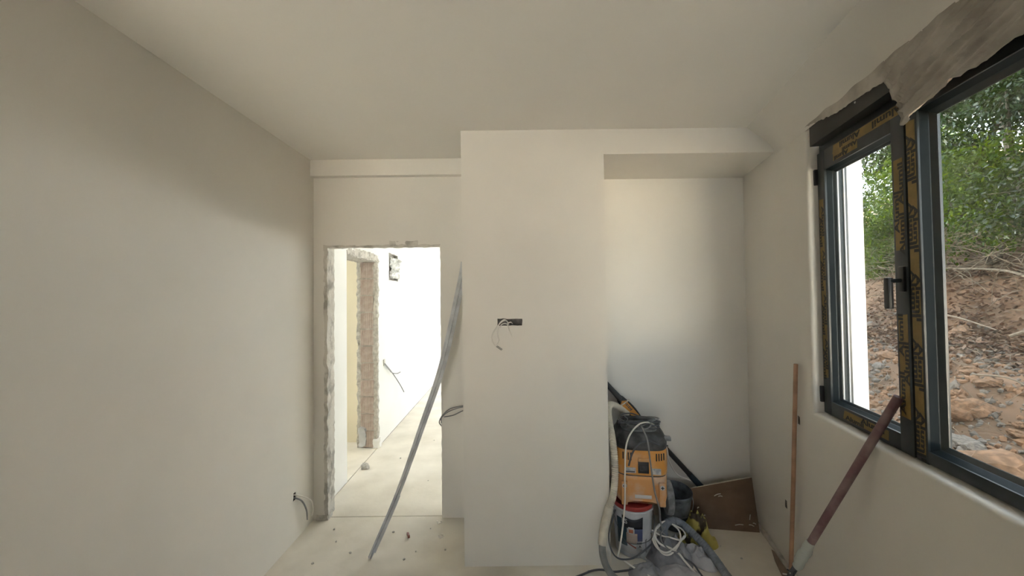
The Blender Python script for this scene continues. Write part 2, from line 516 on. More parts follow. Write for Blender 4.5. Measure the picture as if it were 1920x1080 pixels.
# cove between ceiling and window wall
cv = [(-0.172, CEIL + .01), (-0.172, CEIL - .001), (-0.088, 2.712), (-0.035, 2.672), (-0.008, 2.630), (0.0, 2.592), (0.02, 2.592), (0.02, CEIL + .01)]
ys = (-0.6, (YC - 0.004 - 0.0) * _k + 0.05)
vs_ = [(w, s, z) for s in ys for (w, z) in cv]
n = len(cv)
fs = [(i, (i + 1) % n, n + (i + 1) % n, n + i) for i in range(n)] + [tuple(range(n))[::-1], tuple(range(n, 2 * n))]
me = pydata('trim_3', vs_, fs)
for v in me.vertices:      # far end stops on the face of the beam
    if v.co.y > 0:
        v.co.y = (YC - v.co.x * (-WB / _k)) * _k
for p in me.polygons: p.use_smooth = True
me.set_sharp_from_angle(angle=math.radians(45))
struct(obj('trim_3', me, PLASTER, loc=O, rot=(0, 0, WROT)), 'sloping plaster cove above the window wall')

# unseen walls, slab and block, added to steer sun and fill light
RX0, RX1, RZ = -1.50, -0.50, 2.2  # unseen opening, added so fill light reaches the column
wq = boxes('wall_fill_opening', [(-1.70, RX0, -4.05, -3.9, 0, CEIL), (RX1, wall_x(-3.9) + 0.05, -4.05, -3.9, 0, CEIL), (RX0, RX1, -4.05, -3.9, RZ, CEIL)], DARKREAR)
struct(wq, 'unseen dark wall behind the camera with an opening added for fill light')
struct(boxes('wall_rear_added', [(-1.70, -1.20, -0.24, -0.09, 0, CEIL), (0.62, wall_x(-0.2) + 0.05, -0.24, -0.09, 0, CEIL), (-1.20, 0.62, -0.24, -0.09, 2.62, CEIL)], DARKREAR), 'unseen dark partition behind the camera, added to shade the left wall')  # unseen partition, added to keep the left wall dim
struct(boxes('bounce_slab', [(-3.5, 0.2, -6.2, -4.05, -0.14, -0.02)], FLOORM), 'unseen pale slab behind the camera, added to bounce light inside')  # unseen, added as a pale surface to bounce sunlight
struct(prism('sun_blocker', [(-7, -4.05), (wall_x(-4.05) + 0.26, -4.05), (wall_x(9.2) + 0.26, 9.2), (-7, 9.2)], CEIL + 0.75, 16.0, CORR), 'unseen block above the house, added to shade the slope')  # unseen mass, added to keep the sun off the slope

# ================================================================== CORRIDOR BEHIND THE DOORWAY
JY0, JY1, JZ = 3.60, 4.45, 2.12
pq = [(YB + 0.13, 0), (JY0, 0), (JY0, JZ + .03), (JY1, JZ + .03), (JY1, 0), (9.0, 0), (9.0, CEIL), (YB + 0.13, CEIL)]
nq = len(pq)
wcl = obj('wall_corridor_left', pydata('wall_corridor_left', [(XL, y, z) for y, z in pq] + [(-1.78, y, z) for y, z in pq], [tuple(range(nq)), tuple(range(2 * nq - 1, nq - 1, -1))] + [(i, nq + i, nq + (i + 1) % nq, (i + 1) % nq) for i in range(nq)]), CORR)
struct(wcl, 'white corridor wall with a side doorway')
cut(wcl, -1.60, -1.50, 4.84, 5.22, 1.93, 2.27, 0.02, 2, RAW)
struct(boxes('wall_corridor_end', [(-1.78, -1.1, 8.85, 9.0, 0, CEIL), (-1.1, 2.6, 8.85, 9.0, 2.65, CEIL), (2.6, 3.4, 8.85, 9.0, 0, CEIL)], CORR), 'far corridor wall with a wide opening')
struct(boxes('wall_corridor_right', [(0.0, TH, 3.07, 9.2, -0.3, CEIL)], CORR, loc=O, rot=(0, 0, WROT)), 'outer wall of the hall')
struct(boxes('wall_side_room', [(-4.3, -1.78, 4.58, 4.7, 0, CEIL), (-4.3, -1.70, 2.5, 2.6, 0, CEIL), (-4.4, -4.3, 2.5, 4.7, 0, 0.9), (-4.4, -4.3, 2.5, 4.7, 2.4, CEIL), (-4.4, -1.7, 2.5, 4.7, CEIL, CEIL + .1)], YELLOW), 'cream yellow wall of the side room')

# main doorway: rough broken plaster edges
d1 = empty('door_1', (0, 0, 0)); struct(d1, 'open doorway with rough broken plaster edges')
rough_strip('jamb_plaster', DX0 - 0.004, DX0 + 0.022, YB - 0.005, YB + 0.045, 0.0, DZ + 0.01, RAW, d1, 0.010, 0.02, 1)
rough_strip('jamb_plaster', DX0 - 0.01, DX0 + 0.010, YB + 0.05, YB + 0.136, 0.0, DZ, RAW, d1, 0.008, 0.02, 2)
rough_strip('jamb_plaster', DX1 - 0.003, DX1 + 0.004, YB - 0.002, YB + 0.135, 0.0, DZ, PLASTER, d1, 0.004, 0.02, 3)
rough_strip('head_plaster', DX0, DX1, YB - 0.004, YB + 0.04, DZ - 0.012, DZ + 0.006, RAW, d1, 0.008, 0.02, 4)
rough_strip('chipped_plaster', -0.95, -0.74, YB - 0.004, YB + 0.01, DZ - 0.002, DZ + 0.035, RAW, d1, 0.010, 0.012, 6)
rough_strip('jamb_foot', DX0 - 0.06, DX0 + 0.03, YB - 0.018, YB + 0.06, -0.01, 0.035, RAW, d1, 0.010, 0.015, 7)

# side doorway with bare hollow bricks
d2 = empty('door_2', (XL, JY1, 0)); struct(d2, 'side doorway with a jamb of bare hollow bricks')
def brick_mesh():
    w, h, d = 0.150, 0.179, 0.06
    ribs = 9
    prof = []
    for i in range(ribs):
        x0 = -w / 2 + w * i / ribs; pw = w / ribs
        prof += [(x0 + 0.10 * pw, 0.0), (x0 + 0.62 * pw, 0.0), (x0 + 0.70 * pw, 0.005), (x0 + 1.0 * pw, 0.005)]
    prof += [(w / 2, d), (-w / 2, d)]
    n = len(prof)
    v = [(x, y, 0) for x, y in prof] + [(x, y, h) for x, y in prof]
    f = [tuple(range(n)), tuple(range(n, 2 * n))] + [(i, (i + 1) % n, n + (i + 1) % n, n + i) for i in range(n)]
    return pydata('brick', v, f)
bme = brick_mesh(); bme.materials.append(BRICK)
for k in range(11):
    o = bpy.data.objects.new('brick', bme); COL.objects.link(o); o.parent = d2
    o.location = (-0.116 + R.uniform(-.004, .004), -0.045 + R.uniform(-0.005, 0.006), 0.006 + k * 0.1925)
    o.rotation_euler = (0, 0, R.uniform(-0.03, 0.03))
def rs_local(name, *a, **k): return rough_strip(name, *a, **k)
rs_local('mortar_bed', -0.19, -0.03, -0.03, 0.0, 0.0, JZ + .01, MORT2, d2, 0.006, 0.03, seed=11)
rs_local('plaster_edge', -0.046, 0.002, -0.042, 0.0, 0.0, JZ + .01, MORT2, d2, 0.012, 0.02, seed=12)
rs_local('plaster_edge', -0.235, -0.188, -0.036, 0.0, 0.0, JZ + .01, MORT2, d2, 0.014, 0.02, seed=13)
rs_local('head_plaster', -0.228, 0.004, -0.85, 0.0, JZ - 0.005, JZ + 0.03, MORT2, d2, 0.012, 0.02, seed=14)
rs_local('head_plaster', -0.004, 0.006, -0.84, 0.0, JZ + 0.0, JZ + 0.075, RAW, d2, 0.012, 0.02, seed=15)
rs_local('plaster_edge', -0.05, 0.03, -0.06, 0.0, 0.0, 0.10, CORR, d2, 0.012, 0.02, seed=17)
rs_local('plaster_lump', -0.20, -0.13, -0.065, -0.02, 0.02, 0.23, PALEL, d2, 0.02, 0.02, seed=18)

# ================================================================== WINDOW
win = empty('window_1', O, WROT); struct(win, 'anthracite aluminium window with yellow protective tape')
FW = 0.05         # room-side face of the fixed frame
SW = 0.046        # room-side face of the casement
# fixed outer frame
FR0, FR1, FZ0, FZ1 = 0.99, 2.14, 1.058, 2.50
box('frame_sill', FW + 0.01, 0.125, FR0, FR1, FZ0, 1.100, ANTHR, win, 0.003)
box('frame_head', FW + 0.01, 0.125, FR0, FR1, 2.395, FZ1, ANTHR, win, 0.003)
box('frame_jamb', FW + 0.01, 0.125, 2.090, FR1, 1.100, 2.395, ANTHR, win, 0.003)
box('frame_jamb', FW, 0.125, FR0, 1.05, 1.100, 2.395, ANTHR, win, 0.003)
box('mullion', FW, 0.125, 1.478, 1.531, FZ0 + 0.002, 2.45, ANTHR, win, 0.003)
def bead(name, w0, w1, a, b, parent, m=ANTHR2):
    """sloping glazing bead between outer rectangle a (at depth w0) and inner rectangle b (at w1): four pieces"""
    (s0, s1, z0, z1), (t0, t1, y0, y1) = a, b
    o = [(s0, z0), (s1, z0), (s1, z1), (s0, z1)]; i = [(t0, y0), (t1, y0), (t1, y1), (t0, y1)]
    for k in range(4):
        j = (k + 1) % 4
        v = [(w0, *o[k]), (w0, *o[j]), (w1, *i[j]), (w1, *i[k]), (w1 + .004, *o[k]), (w1 + .004, *o[j]), (w1 + .004, *i[j]), (w1 + .004, *i[k])]
        f = [(0, 1, 2, 3), (7, 6, 5, 4), (0, 4, 5, 1), (3, 2, 6, 7), (0, 3, 7, 4), (1, 5, 6, 2)]
        obj(name, pydata(name, v, f), m, parent)
# fixed light: room-side frame bars, bead, glass
box('fixed_frame', FW, 0.11, FR0, 1.479, 1.064, 1.108, ANTHR, win, 0.003)
box('fixed_frame', FW, 0.11, FR0, 1.479, 2.385, 2.45, ANTHR, win, 0.003)
bead('glazing_bead', FW + 0.003, 0.080, (1.05, 1.480, 1.106, 2.387), (1.06, 1.469, 1.120, 2.372), win)
bead('glazing_gasket', 0.082, 0.096, (1.058, 1.471, 1.118, 2.374), (1.075, 1.452, 1.136, 2.352), win, ANTHR)
box('pane', 0.094, 0.100, 1.06, 1.466, 1.124, 2.364, GLASS, win)
# opening casement
box('sash_stile', SW, 0.105, 1.534, 1.604, 1.062, 2.452, ANTHR, win, 0.004)
box('sash_stile', SW, 0.105, 2.070, 2.135, 1.062, 2.452, ANTHR, win, 0.004)
box('sash_rail', SW + .0005, 0.105, 1.602, 2.072, 1.062, 1.132, ANTHR, win, 0.004)
box('sash_rail', SW + .0005, 0.105, 1.602, 2.072, 2.350, 2.452, ANTHR, win, 0.004)
bead('glazing_bead', SW + .004, 0.076, (1.601, 2.073, 1.130, 2.352), (1.610, 2.060, 1.142, 2.338), win)
bead('glazing_gasket', 0.078, 0.090, (1.607, 2.062, 1.140, 2.340), (1.616, 2.050, 1.152, 2.328), win, ANTHR)
box('pane', 0.087, 0.093, 1.606, 2.060, 1.142, 2.336, GLASS, win)
# hinges, handle
for z0 in (1.115, 2.285):
    box('hinge', 0.030, 0.060, 2.128, 2.152, z0, z0 + 0.085, BLACKC, win, 0.004)
hd = box('handle', -0.006, 0.014, 1.560, 1.588, 1.632, 1.758, BLACKC, win, 0.007)
box('handle_plate', SW - .010, SW + .002, 1.545, 1.575, 1.700, 1.80, BLACKC, hd, 0.004)
tube('handle_neck', [(SW, 1.560, 1.745), (0.02, 1.562, 1.745), (0.004, 1.568, 1.743)], 0.008, ANTHR2, hd, 8, 4)
# roller guide rails outside
box('guide_rail', 0.108, 0.118, 2.085, 2.11, 1.06, 2.5, PALEL, win, 0.002)
box('guide_rail', 0.118, 0.140, 2.092, 2.12, 1.06, 2.5, ANTHR2, win, 0.002)
box('guide_rail', 0.140, 0.146, 2.085, 2.12, 1.06, 2.5, PALEL, win, 0.002)
box('guide_rail', 0.146, 0.160, 2.092, 2.12, 1.06, 2.5, ANTHR, win, 0.002)
box('outer_sill', 0.12, TH + 0.04, 1.01, 2.11, 1.03, 1.062, WHITEJ, win, 0.004)
# black box profile above the casement
box('head_box', 0.001, 0.058, 1.0, 2.108, 2.488, 2.615, BLACKBOX, win, 0.002)
bsc = lathe_mesh('screw_head', [(0.0, 0.003), (0.004, 0.0025), (0.005, 0.0)], 12); obj('screw_head', bsc, PALEL, win, loc=(0.0005, 1.73, 2.545), rot=(0, -math.pi / 2, 0))

# protective tape with print
TW = 0.0006
def tape(w, s0, s1, z0, z1, ragged=0.006, seed=0):
    nseg = 10
    rr = random.Random(seed)
    vs_, fs = [], []
    vert = (z1 - z0) > (s1 - s0)
    for i in range(nseg + 1):
        t = i / nseg
        j0 = rr.uniform(-1, 1) * (ragged if i in (0, nseg) else ragged * 0.15)
        j1 = rr.uniform(-1, 1) * (ragged if i in (0, nseg) else ragged * 0.15)
        if vert:
            z = z0 + (z1 - z0) * t
            a, b = (s0, z + j0), (s1, z + j1)
        else:
            s = s0 + (s1 - s0) * t
            a, b = (s + j0, z0), (s + j1, z1)
        for q in (w, w - TW): vs_ += [(q, *a), (q, *b)]
    for i in range(nseg):
        k = i * 4
        fs += [(k, k + 1, k + 5, k + 4), (k + 2, k + 6, k + 7, k + 3), (k, k + 4, k + 6, k + 2), (k + 1, k + 3, k + 7, k + 5)]
    fs += [(0, 2, 3, 1), (nseg * 4, nseg * 4 + 1, nseg * 4 + 3, nseg * 4 + 2)]
    return obj('protective_tape', pydata('protective_tape', vs_, fs), TAPE, win)

def word(tp, w, s, z, ang, size=0.062, sx=1.0, body='Alumil'):
    """printed word on the tape; ang turns it in the plane of the window as seen from the room"""
    me = text_mesh(body, size, 0.0012, sx)
    if len(me.materials) == 0: me.materials.append(TAPEINK)
    o = bpy.data.objects.new('print', me); COL.objects.link(o); o.parent = tp
    # seen from the room: reading direction is local -y (towards the camera end), up is z, facing -x
    B = Matrix(((0, 0, -1, 0), (-1, 0, 0, 0), (0, 1, 0, 0), (0, 0, 0, 1)))
    o.matrix_local = Matrix.Translation((w - TW - 0.0003, s, z)) @ B @ Matrix.Rotation(ang, 4, 'Z')
    return o
DN, UP = -math.pi / 2, math.pi / 2
# mullion tape: reads downwards
tp = tape(FW, 1.487, 1.528, 1.085, 2.36, seed=1)
for k in range(5):
    word(tp, FW, 1.4975, 2.20 - k * 0.262, DN, 0.030, 2.3)
    word(tp, FW, 1.5180, 2.345 - 0.262 * (k + 0.5), DN, 0.030, 2.3)
# stile of the casement: reads upwards, two lengths
tp = tape(SW, 1.546, 1.592, 1.86, 2.235, seed=2)
for z, q in ((2.13, 1.557), (2.02, 1.581), (1.93, 1.557)): word(tp, SW, q, z, UP, 0.034, 1.9)
tp = tape(SW, 1.546, 1.592, 1.205, 1.610, seed=3)
for z, q in ((1.53, 1.580), (1.42, 1.557), (1.30, 1.580)): word(tp, SW, q, z, UP, 0.034, 1.9)
# far stile
tp = tape(SW, 2.086, 2.124, 1.255, 2.20, seed=4)
for k in range(4):
    word(tp, SW, 2.095, 2.08 - k * 0.235, DN, 0.028, 2.2)
    word(tp, SW, 2.114, 2.13 - (k + 0.45) * 0.235, DN, 0.028, 2.2)
# top rail: upside down, two overlapping strips
tp = tape(SW, 1.54, 1.99, 2.404, 2.446, seed=5)
word(tp, SW, 1.62, 2.427, math.pi, 0.042, 1.6); word(tp, SW, 1.86, 2.430, math.pi, 0.036, 1.6)
tp = tape(SW - .0007, 1.80, 1.985, 2.366, 2.408, seed=6)
word(tp, SW - .0007, 1.925, 2.377, math.pi, 0.028, 1.5); word(tp, SW - .0007, 1.86, 2.397, math.pi, 0.028, 1.5)
# bottom rail
tp = tape(SW, 1.67, 1.965, 1.078, 1.120, seed=7)
word(tp, SW, 1.885, 1.089, 0, 0.028, 1.8); word(tp, SW, 1.765, 1.107, 0, 0.032, 1.8)

# plaster-smeared film over the head of the window
low = [(2.15, 2.612), (2.03, 2.590), (1.93, 2.572), (1.849, 2.556), (1.75, 2.556), (1.663, 2.550), (1.60, 2.545), (1.54, 2.535), (1.525, 2.50), (1.512, 2.488), (1.500, 2.44), (1.487, 2.436), (1.470, 2.40), (1.455, 2.36), (1.447, 2.315), (1.42, 2.318), (1.393, 2.335), (1.304, 2.352), (1.226, 2.375), (1.141, 2.375), (1.066, 2.387), (0.98, 2.39)]
def film_low(s):
    for (a, za), (b, zb) in zip(low, low[1:]):
        if a >= s >= b: return za + (zb - za) * (a - s) / (a - b)
    return low[-1][1]
def film():
    ns, nz = 170, 60
    vs_, fs = [], []
    for i in range(ns + 1):
        s = 2.15 + (0.98 - 2.15) * i / ns
        zl = film_low(s) + 0.006 * noise.noise(Vector((s * 45, 1, 0)))
        zt = 2.640
        for j in range(nz + 1):
            t = j / nz
            z = zt + (zl - zt) * t
            # long slanting folds running down towards the ragged corner
            q = (s - 1.45) * 0.28 + (z - 2.31)
            amp = min(1.0, max(0.0, (1.62 - s) * 4)) * min(1, t * 3)
            w = -0.004 - 0.030 * amp * (1 - abs(math.sin(q * 62 + 2.0 * noise.noise(Vector((s * 3, z * 9, 2)))))) ** 1.6 * (0.55 + 0.8 * abs(noise.noise(Vector((s * 4, z * 12, 7))))) - 0.010 * amp * abs(math.sin(q * 170 + 3 * noise.noise(Vector((s * 2, z * 5, 4)))))
            w += 0.0035 * noise.noise(Vector((s * 9, z * 16, 3)))
            w = min(w, -0.0015)
            if t < 0.06: w = -0.0012
            vs_.append((w, s, z))
    for i in range(ns):
        for j in range(nz):
            a = i * (nz + 1) + j
            fs.append((a, a + 1, a + nz + 2, a + nz + 1))
    return pydata('plastic_film', vs_, fs, True)
pf = obj('plastic_film', film(), FILM, loc=O, rot=(0, 0, WROT))
sm = pf.modifiers.new('thickness', 'SOLIDIFY'); sm.thickness = 0.0008
tag(pf, 'crumpled plaster-smeared plastic film hanging over the head of the window', 'plastic sheet')

# ================================================================== THINGS IN THE NICHE
# ---- white paint bucket with a red rim
def bucket_patch(name, r0, r1, h, a0, a1, z0, z1, off, m, parent, zs=None):
    """thin printed patch on a conical bucket wall, angles in degrees, 270 = towards the camera"""
    ns, nz = 14, 4
    vs_, fs = [], []
    for q in (0.0, 0.0012):
        for i in range(ns + 1):
            a = math.radians(a0 + (a1 - a0) * i / ns)
            for j in range(nz + 1):
                lo = z0 if not callable(z0) else z0(i / ns)
                hi = z1 if not callable(z1) else z1(i / ns)
                z = lo + (hi - lo) * j / nz
                r = r0 + (r1 - r0) * z / h + off + q
                vs_.append((r * math.cos(a), r * math.sin(a), z))
    k = (ns + 1) * (nz + 1)
    for i in range(ns):
        for j in range(nz):
            a = i * (nz + 1) + j
            fs.append((k + a, k + a + 1, k + a + nz + 2, k + a + nz + 1))
            fs.append((a, a + nz + 1, a + nz + 2, a + 1))
    rim = [i * (nz + 1) for i in range(ns + 1)] + [ns * (nz + 1) + j for j in range(1, nz + 1)] + [i * (nz + 1) + nz for i in range(ns - 1, -1, -1)] + [j for j in range(nz - 1, 0, -1)]
    for a, b in zip(rim, rim[1:] + rim[:1]): fs.append((a, b, k + b, k + a))
    return obj(name, pydata(name, vs_, fs, True), m, parent)

pb = empty('paint_bucket', (0.795, 2.625, 0), label='white paint bucket with navy and teal label and red rim under the vacuum', cat='bucket')
BR0, BR1, BH = 0.113, 0.129, 0.325
obj('body', lathe_mesh('body', [(0, 0), (0.108, 0), (BR0, 0.006), (BR0 + (BR1 - BR0) * .86, .28), (BR1 + .003, .283), (BR1 + .004, .297), (BR1 + .001, .30), (BR1 + 0.002, .306), (BR1 - .004, .306), (BR1 - .006, .29), (0, .285)], 48), BUCKW, pb)
obj('red_lid', lathe_mesh('red_lid', [(0, .318), (0.106, .318), (0.112, .326), (BR1 - .004, .330), (BR1, .325), (BR1, .306), (BR1 - .006, .304), (0, .304)], 48), BUCKRED, pb)
bucket_patch('label_panel', BR0, BR1, BH, 200, 282, 0.03, 0.235, 0.0003, PALEL, pb)
bucket_patch('label_teal', BR0, BR1, BH, 202, 236, 0.075, 0.245, 0.0016, TEAL, pb)
bucket_patch('label_navy', BR0, BR1, BH, 222, 282, 0.195, lambda t: 0.272 - 0.018 * math.sin(t * math.pi), 0.0030, NAVY, pb)
bucket_patch('label_blue', BR0, BR1, BH, 258, 282, 0.115, 0.197, 0.0016, BLUEL, pb)
bucket_patch('label_peach', BR0, BR1, BH, 234, 266, 0.098, 0.165, 0.0028, PEACH, pb)
bucket_patch('label_stripe', BR0, BR1, BH, 234, 262, lambda t: 0.098 - .03 * t, lambda t: 0.106 - .028 * t, 0.0042, REDL, pb)
bucket_patch('label_sticker', BR0, BR1, BH, 240, 256, 0.160, 0.203, 0.0044, PALEL, pb)
bucket_patch('label_mark', BR0, BR1, BH, 242, 254, 0.168, 0.190, 0.0058, mat('orange_label_print', (0.36, 0.11, 0.05), 0.5), pb)
bucket_patch('label_rating', BR0, BR1, BH, 263, 280, 0.055, 0.115, 0.0030, STICK_W, pb)
bucket_patch('label_band', BR0, BR1, BH, 264, 279, 0.098, 0.110, 0.0044, mat('grey_label_print', (0.10, 0.105, 0.12), 0.5), pb)
def bucket_word(body, ang, z, size, m):
    me = text_mesh(body, size, 0.0008).copy(); me.materials.append(m)
    a = math.radians(ang); r = BR0 + (BR1 - BR0) * z / BH + 0.0062
    o = obj('lettering', me, None, pb)
    o.matrix_local = Matrix.Translation((r * math.cos(a), r * math.sin(a), z)) @ Matrix.Rotation(a + math.pi / 2, 4, 'Z') @ Matrix.Rotation(math.pi / 2, 4, 'X')
bucket_word('LS', 230, 0.236, 0.042, PALEL)
bucket_word('A', 273, 0.083, 0.022, NAVY)
tube('bucket_handle', [(-0.132, 0.0, .27), (-0.125, -0.06, .20), (-0.085, -0.122, .12), (0.0, -0.142, .115), (0.085, -0.122, .14), (0.125, -0.06, .21), (0.133, 0.0, .27)], 0.002, CABLED, pb, 6, 6)

# ---- vacuum cleaner standing on the bucket
VZ = 0.332
vac = empty('vacuum_cleaner', (0.862, 2.685, VZ), -0.16, 'dusty orange and black construction vacuum cleaner standing on the paint bucket', 'vacuum cleaner')
def sect(z, a, b, e, y=0.0): return (z, a, b, e, 0.0, y)
lower = loft_mesh('lower_shell', [sect(.0, .150, .150, 4), sect(.012, .160, .160, 4.2), sect(.05, .166, .166, 4.5), sect(.12, .164, .165, 4.5), sect(.165, .166, .168, 4.5), sect(.185, .163, .165, 4.5), sect(.190, .158, .16, 4.5)])
for v in lower.vertices:          # arched cut-out along the front foot, recessed front panel
    if v.co.y < -0.1 and abs(v.co.x) < 0.100 and v.co.z < 0.03:
        v.co.z += 0.022 * max(0, 1 - (v.co.x / 0.1) ** 4)
    if v.co.y < -0.12 and abs(v.co.x) < 0.105 and 0.03 < v.co.z < 0.14:
        v.co.y += 0.016
obj('lower_shell', lower, ORANGE2, vac)
obj('seam_ring', loft_mesh('seam_ring', [sect(.187, .161, .163, 4.5), sect(.196, .161, .163, 4.5)]), BLACKP, vac)
obj('upper_shell', loft_mesh('upper_shell', [sect(.194, .162, .164, 4.4), sect(.200, .168, .170, 4.4), sect(.25, .171, .172, 4.2), sect(.32, .171, .171, 4), sect(.352, .168, .168, 3.8), sect(.357, .164, .165, 3.8)]), ORANGE, vac)
lid = obj('lid', loft_mesh('lid', [sect(.355, .166, .166, 3.8), sect(.362, .172, .171, 3.6), sect(.40, .170, .168, 3.4), sect(.435, .160, .156, 3.2), sect(.455, .146, .142, 3), sect(.462, .134, .130, 3), sect(.458, .118, .114, 3), sect(.456, .05, .05, 2.5)]), BLACKP, vac)
obj('lid_tray', loft_mesh('lid_tray', [sect(.455, .118, .112, 3), sect(.466, .116, .110, 3), sect(.470, .10, .095, 3), sect(.468, .03, .03, 2.4)]), DUSTGREY, lid)
tube('carry_handle', [(-.13, .02, .44), (-.125, .02, .485), (-.09, .02, .505), (0, .02, .510), (.09, .02, .505), (.125, .02, .485), (.13, .02, .44)], 0.014, BLACKP, lid, 10, 6)
box('side_latch', -.182, -.166, -.03, .03, .34, .40, BLACKP, vac, 0.005)
box('side_latch', .166, .182, -.03, .03, .34, .40, BLACKP, vac, 0.005)
box('power_outlet', .150, .195, -.10, -.06, .40, .425, DUSTGREY, lid, 0.004)
def front_y(x, a=.171, b=.172, e=4.2): return -b * (1 - min(0.98, abs(x) / a) ** e) ** (1 / e)
for side, xs in ((-1, (-.122, -.106, -.090, -.074)), (1, (.086, .102, .118, .134))):
    for x in xs:
        y = front_y(x)
        h = .062 - 0.004 * abs(x) * 20
        box('vent_slot', x - .0035, x + .0035, y - .0012, y + .004, .348 - h, .340, BLACKC, vac)
sw = box('switch_panel', -.030, .038, -.1765, -.168, .212, .305, BLACKC, vac, 0.004)
box('switch_hood', -.030, .038, -.184, -.170, .288, .312, ORANGE, sw, 0.005)
box('switch_knob', -.018, .026, -.1815, -.175, .228, .262, BLACKP, sw, 0.004)
box('sticker', -.112, -.045, -.1742, -.171, .212, .246, STICK_W, vac)
box('sticker', .058, .112, -.1735, -.170, .208, .246, STICK_W, vac)
box('sticker_stripe', -.108, -.050, -.1748, -.174, .216, .224, CABLED, vac)
for x in (-.118, .118):
    p = box('foot_pillar', x - .020, x + .020, -.178, -.145, .004, .155, ORANGE2, vac, 0.008)
    d = obj('caster_socket', lathe_mesh('caster_socket', [(0, .003), (.013, .003), (.015, 0)], 20), PALEL, p, loc=(x, -.178, .128), rot=(math.pi / 2, 0, 0))
    box('socket_cross', x - .010, x + .010, -.1825, -.181, .1255, .1305, BLACKC, p)
    box('socket_cross', x - .0025, x + .0025, -.1825, -.181, .118, .138, BLACKC, p)
box('name_plate', -.050, .055, -.1535, -.149, .040, .062, PALEL, vac, 0.001)
wm = lathe_mesh('wheel', [(0, -.028), (.085, -.028), (.108, -.020), (.112, 0), (.108, .020), (.085, .028), (.06, .022), (0, .024)], 36)
for sx in (-1, 1):
    obj('wheel', wm, DUSTGREY, vac, loc=(sx * .196, .035, -.030), rot=(0, math.pi / 2, 0))
# cables heaped on the lid belong to the vacuum
for k in range(5):
    rr = random.Random(40 + k)
    pts = []
    a0 = rr.uniform(0, 6.28)
    for i in range(13):
        a = a0 + i * 0.62
        r = .085 + .03 * math.sin(i * 1.7 + k)
        pts.append((r * 1.25 * math.cos(a), -.02 + r * math.sin(a), .476 + .006 * k + .012 * (1 + math.sin(i * 1.1 + k))))
    tube('power_cord', pts, 0.0045, CABLEG if k % 2 else CABLED, vac, 7, 5)

def cable(name, pts, r, m, label, cat='cable', group=None, sides=8, n=8):
    o = tube(name, pts, r, m, None, sides, n)
    return tag(o, label, cat, group)

cable('white_cable', [(0.640, 2.440, 0.057), (0.659, 2.440, 0.143), (0.680, 2.450, 0.252), (0.699, 2.462, 0.396), (0.706, 2.475, 0.556), (0.722, 2.490, 0.735), (0.783, 2.530, 0.822), (0.871, 2.580, 0.850), (0.963, 2.640, 0.805), (1.058, 2.700, 0.651), (1.113, 2.780, 0.505), (1.202, 2.860, 0.373), (1.298, 2.870, 0.326)], 0.0055, CABLEW, 'off-white cable looped up over the vacuum and down its right side')
cable('grey_cable', [(0.731, 2.475, 0.612), (0.752, 2.470, 0.688), (0.794, 2.470, 0.748), (0.859, 2.480, 0.764), (0.931, 2.505, 0.731), (1.030, 2.600, 0.686)], 0.006, CABLED, 'dark grey cable curving across the black lid of the vacuum')
cable('grey_cable', [(0.836, 2.560, 0.845), (0.850, 2.475, 0.785), (0.862, 2.470, 0.689), (0.877, 2.470, 0.554), (0.893, 2.465, 0.438), (0.930, 2.500, 0.327), (0.957, 2.560, 0.219), (0.970, 2.560, 0.155)], 0.0055, CABLEG, 'grey cable hanging down the front of the vacuum to the rags')
cable('grey_cable', [(0.640, 2.470, 0.340), (0.587, 2.430, 0.215), (0.596, 2.420, 0.123), (0.642, 2.420, 0.067), (0.725, 2.420, 0.066), (0.801, 2.450, 0.085), (0.870, 2.480, 0.115)], 0.005, CABLED, 'thin dark cable sagging around the foot of the paint bucket')
cable('floor_cable', [(0.330, 2.335, 0.006), (0.407, 2.372, 0.006), (0.472, 2.403, 0.006), (0.533, 2.411, 0.006), (0.600, 2.392, 0.006), (0.668, 2.400, 0.006), (0.76, 2.38, 0.03)], 0.006, CABLED, 'dark cable lying on the floor at the foot of the column')

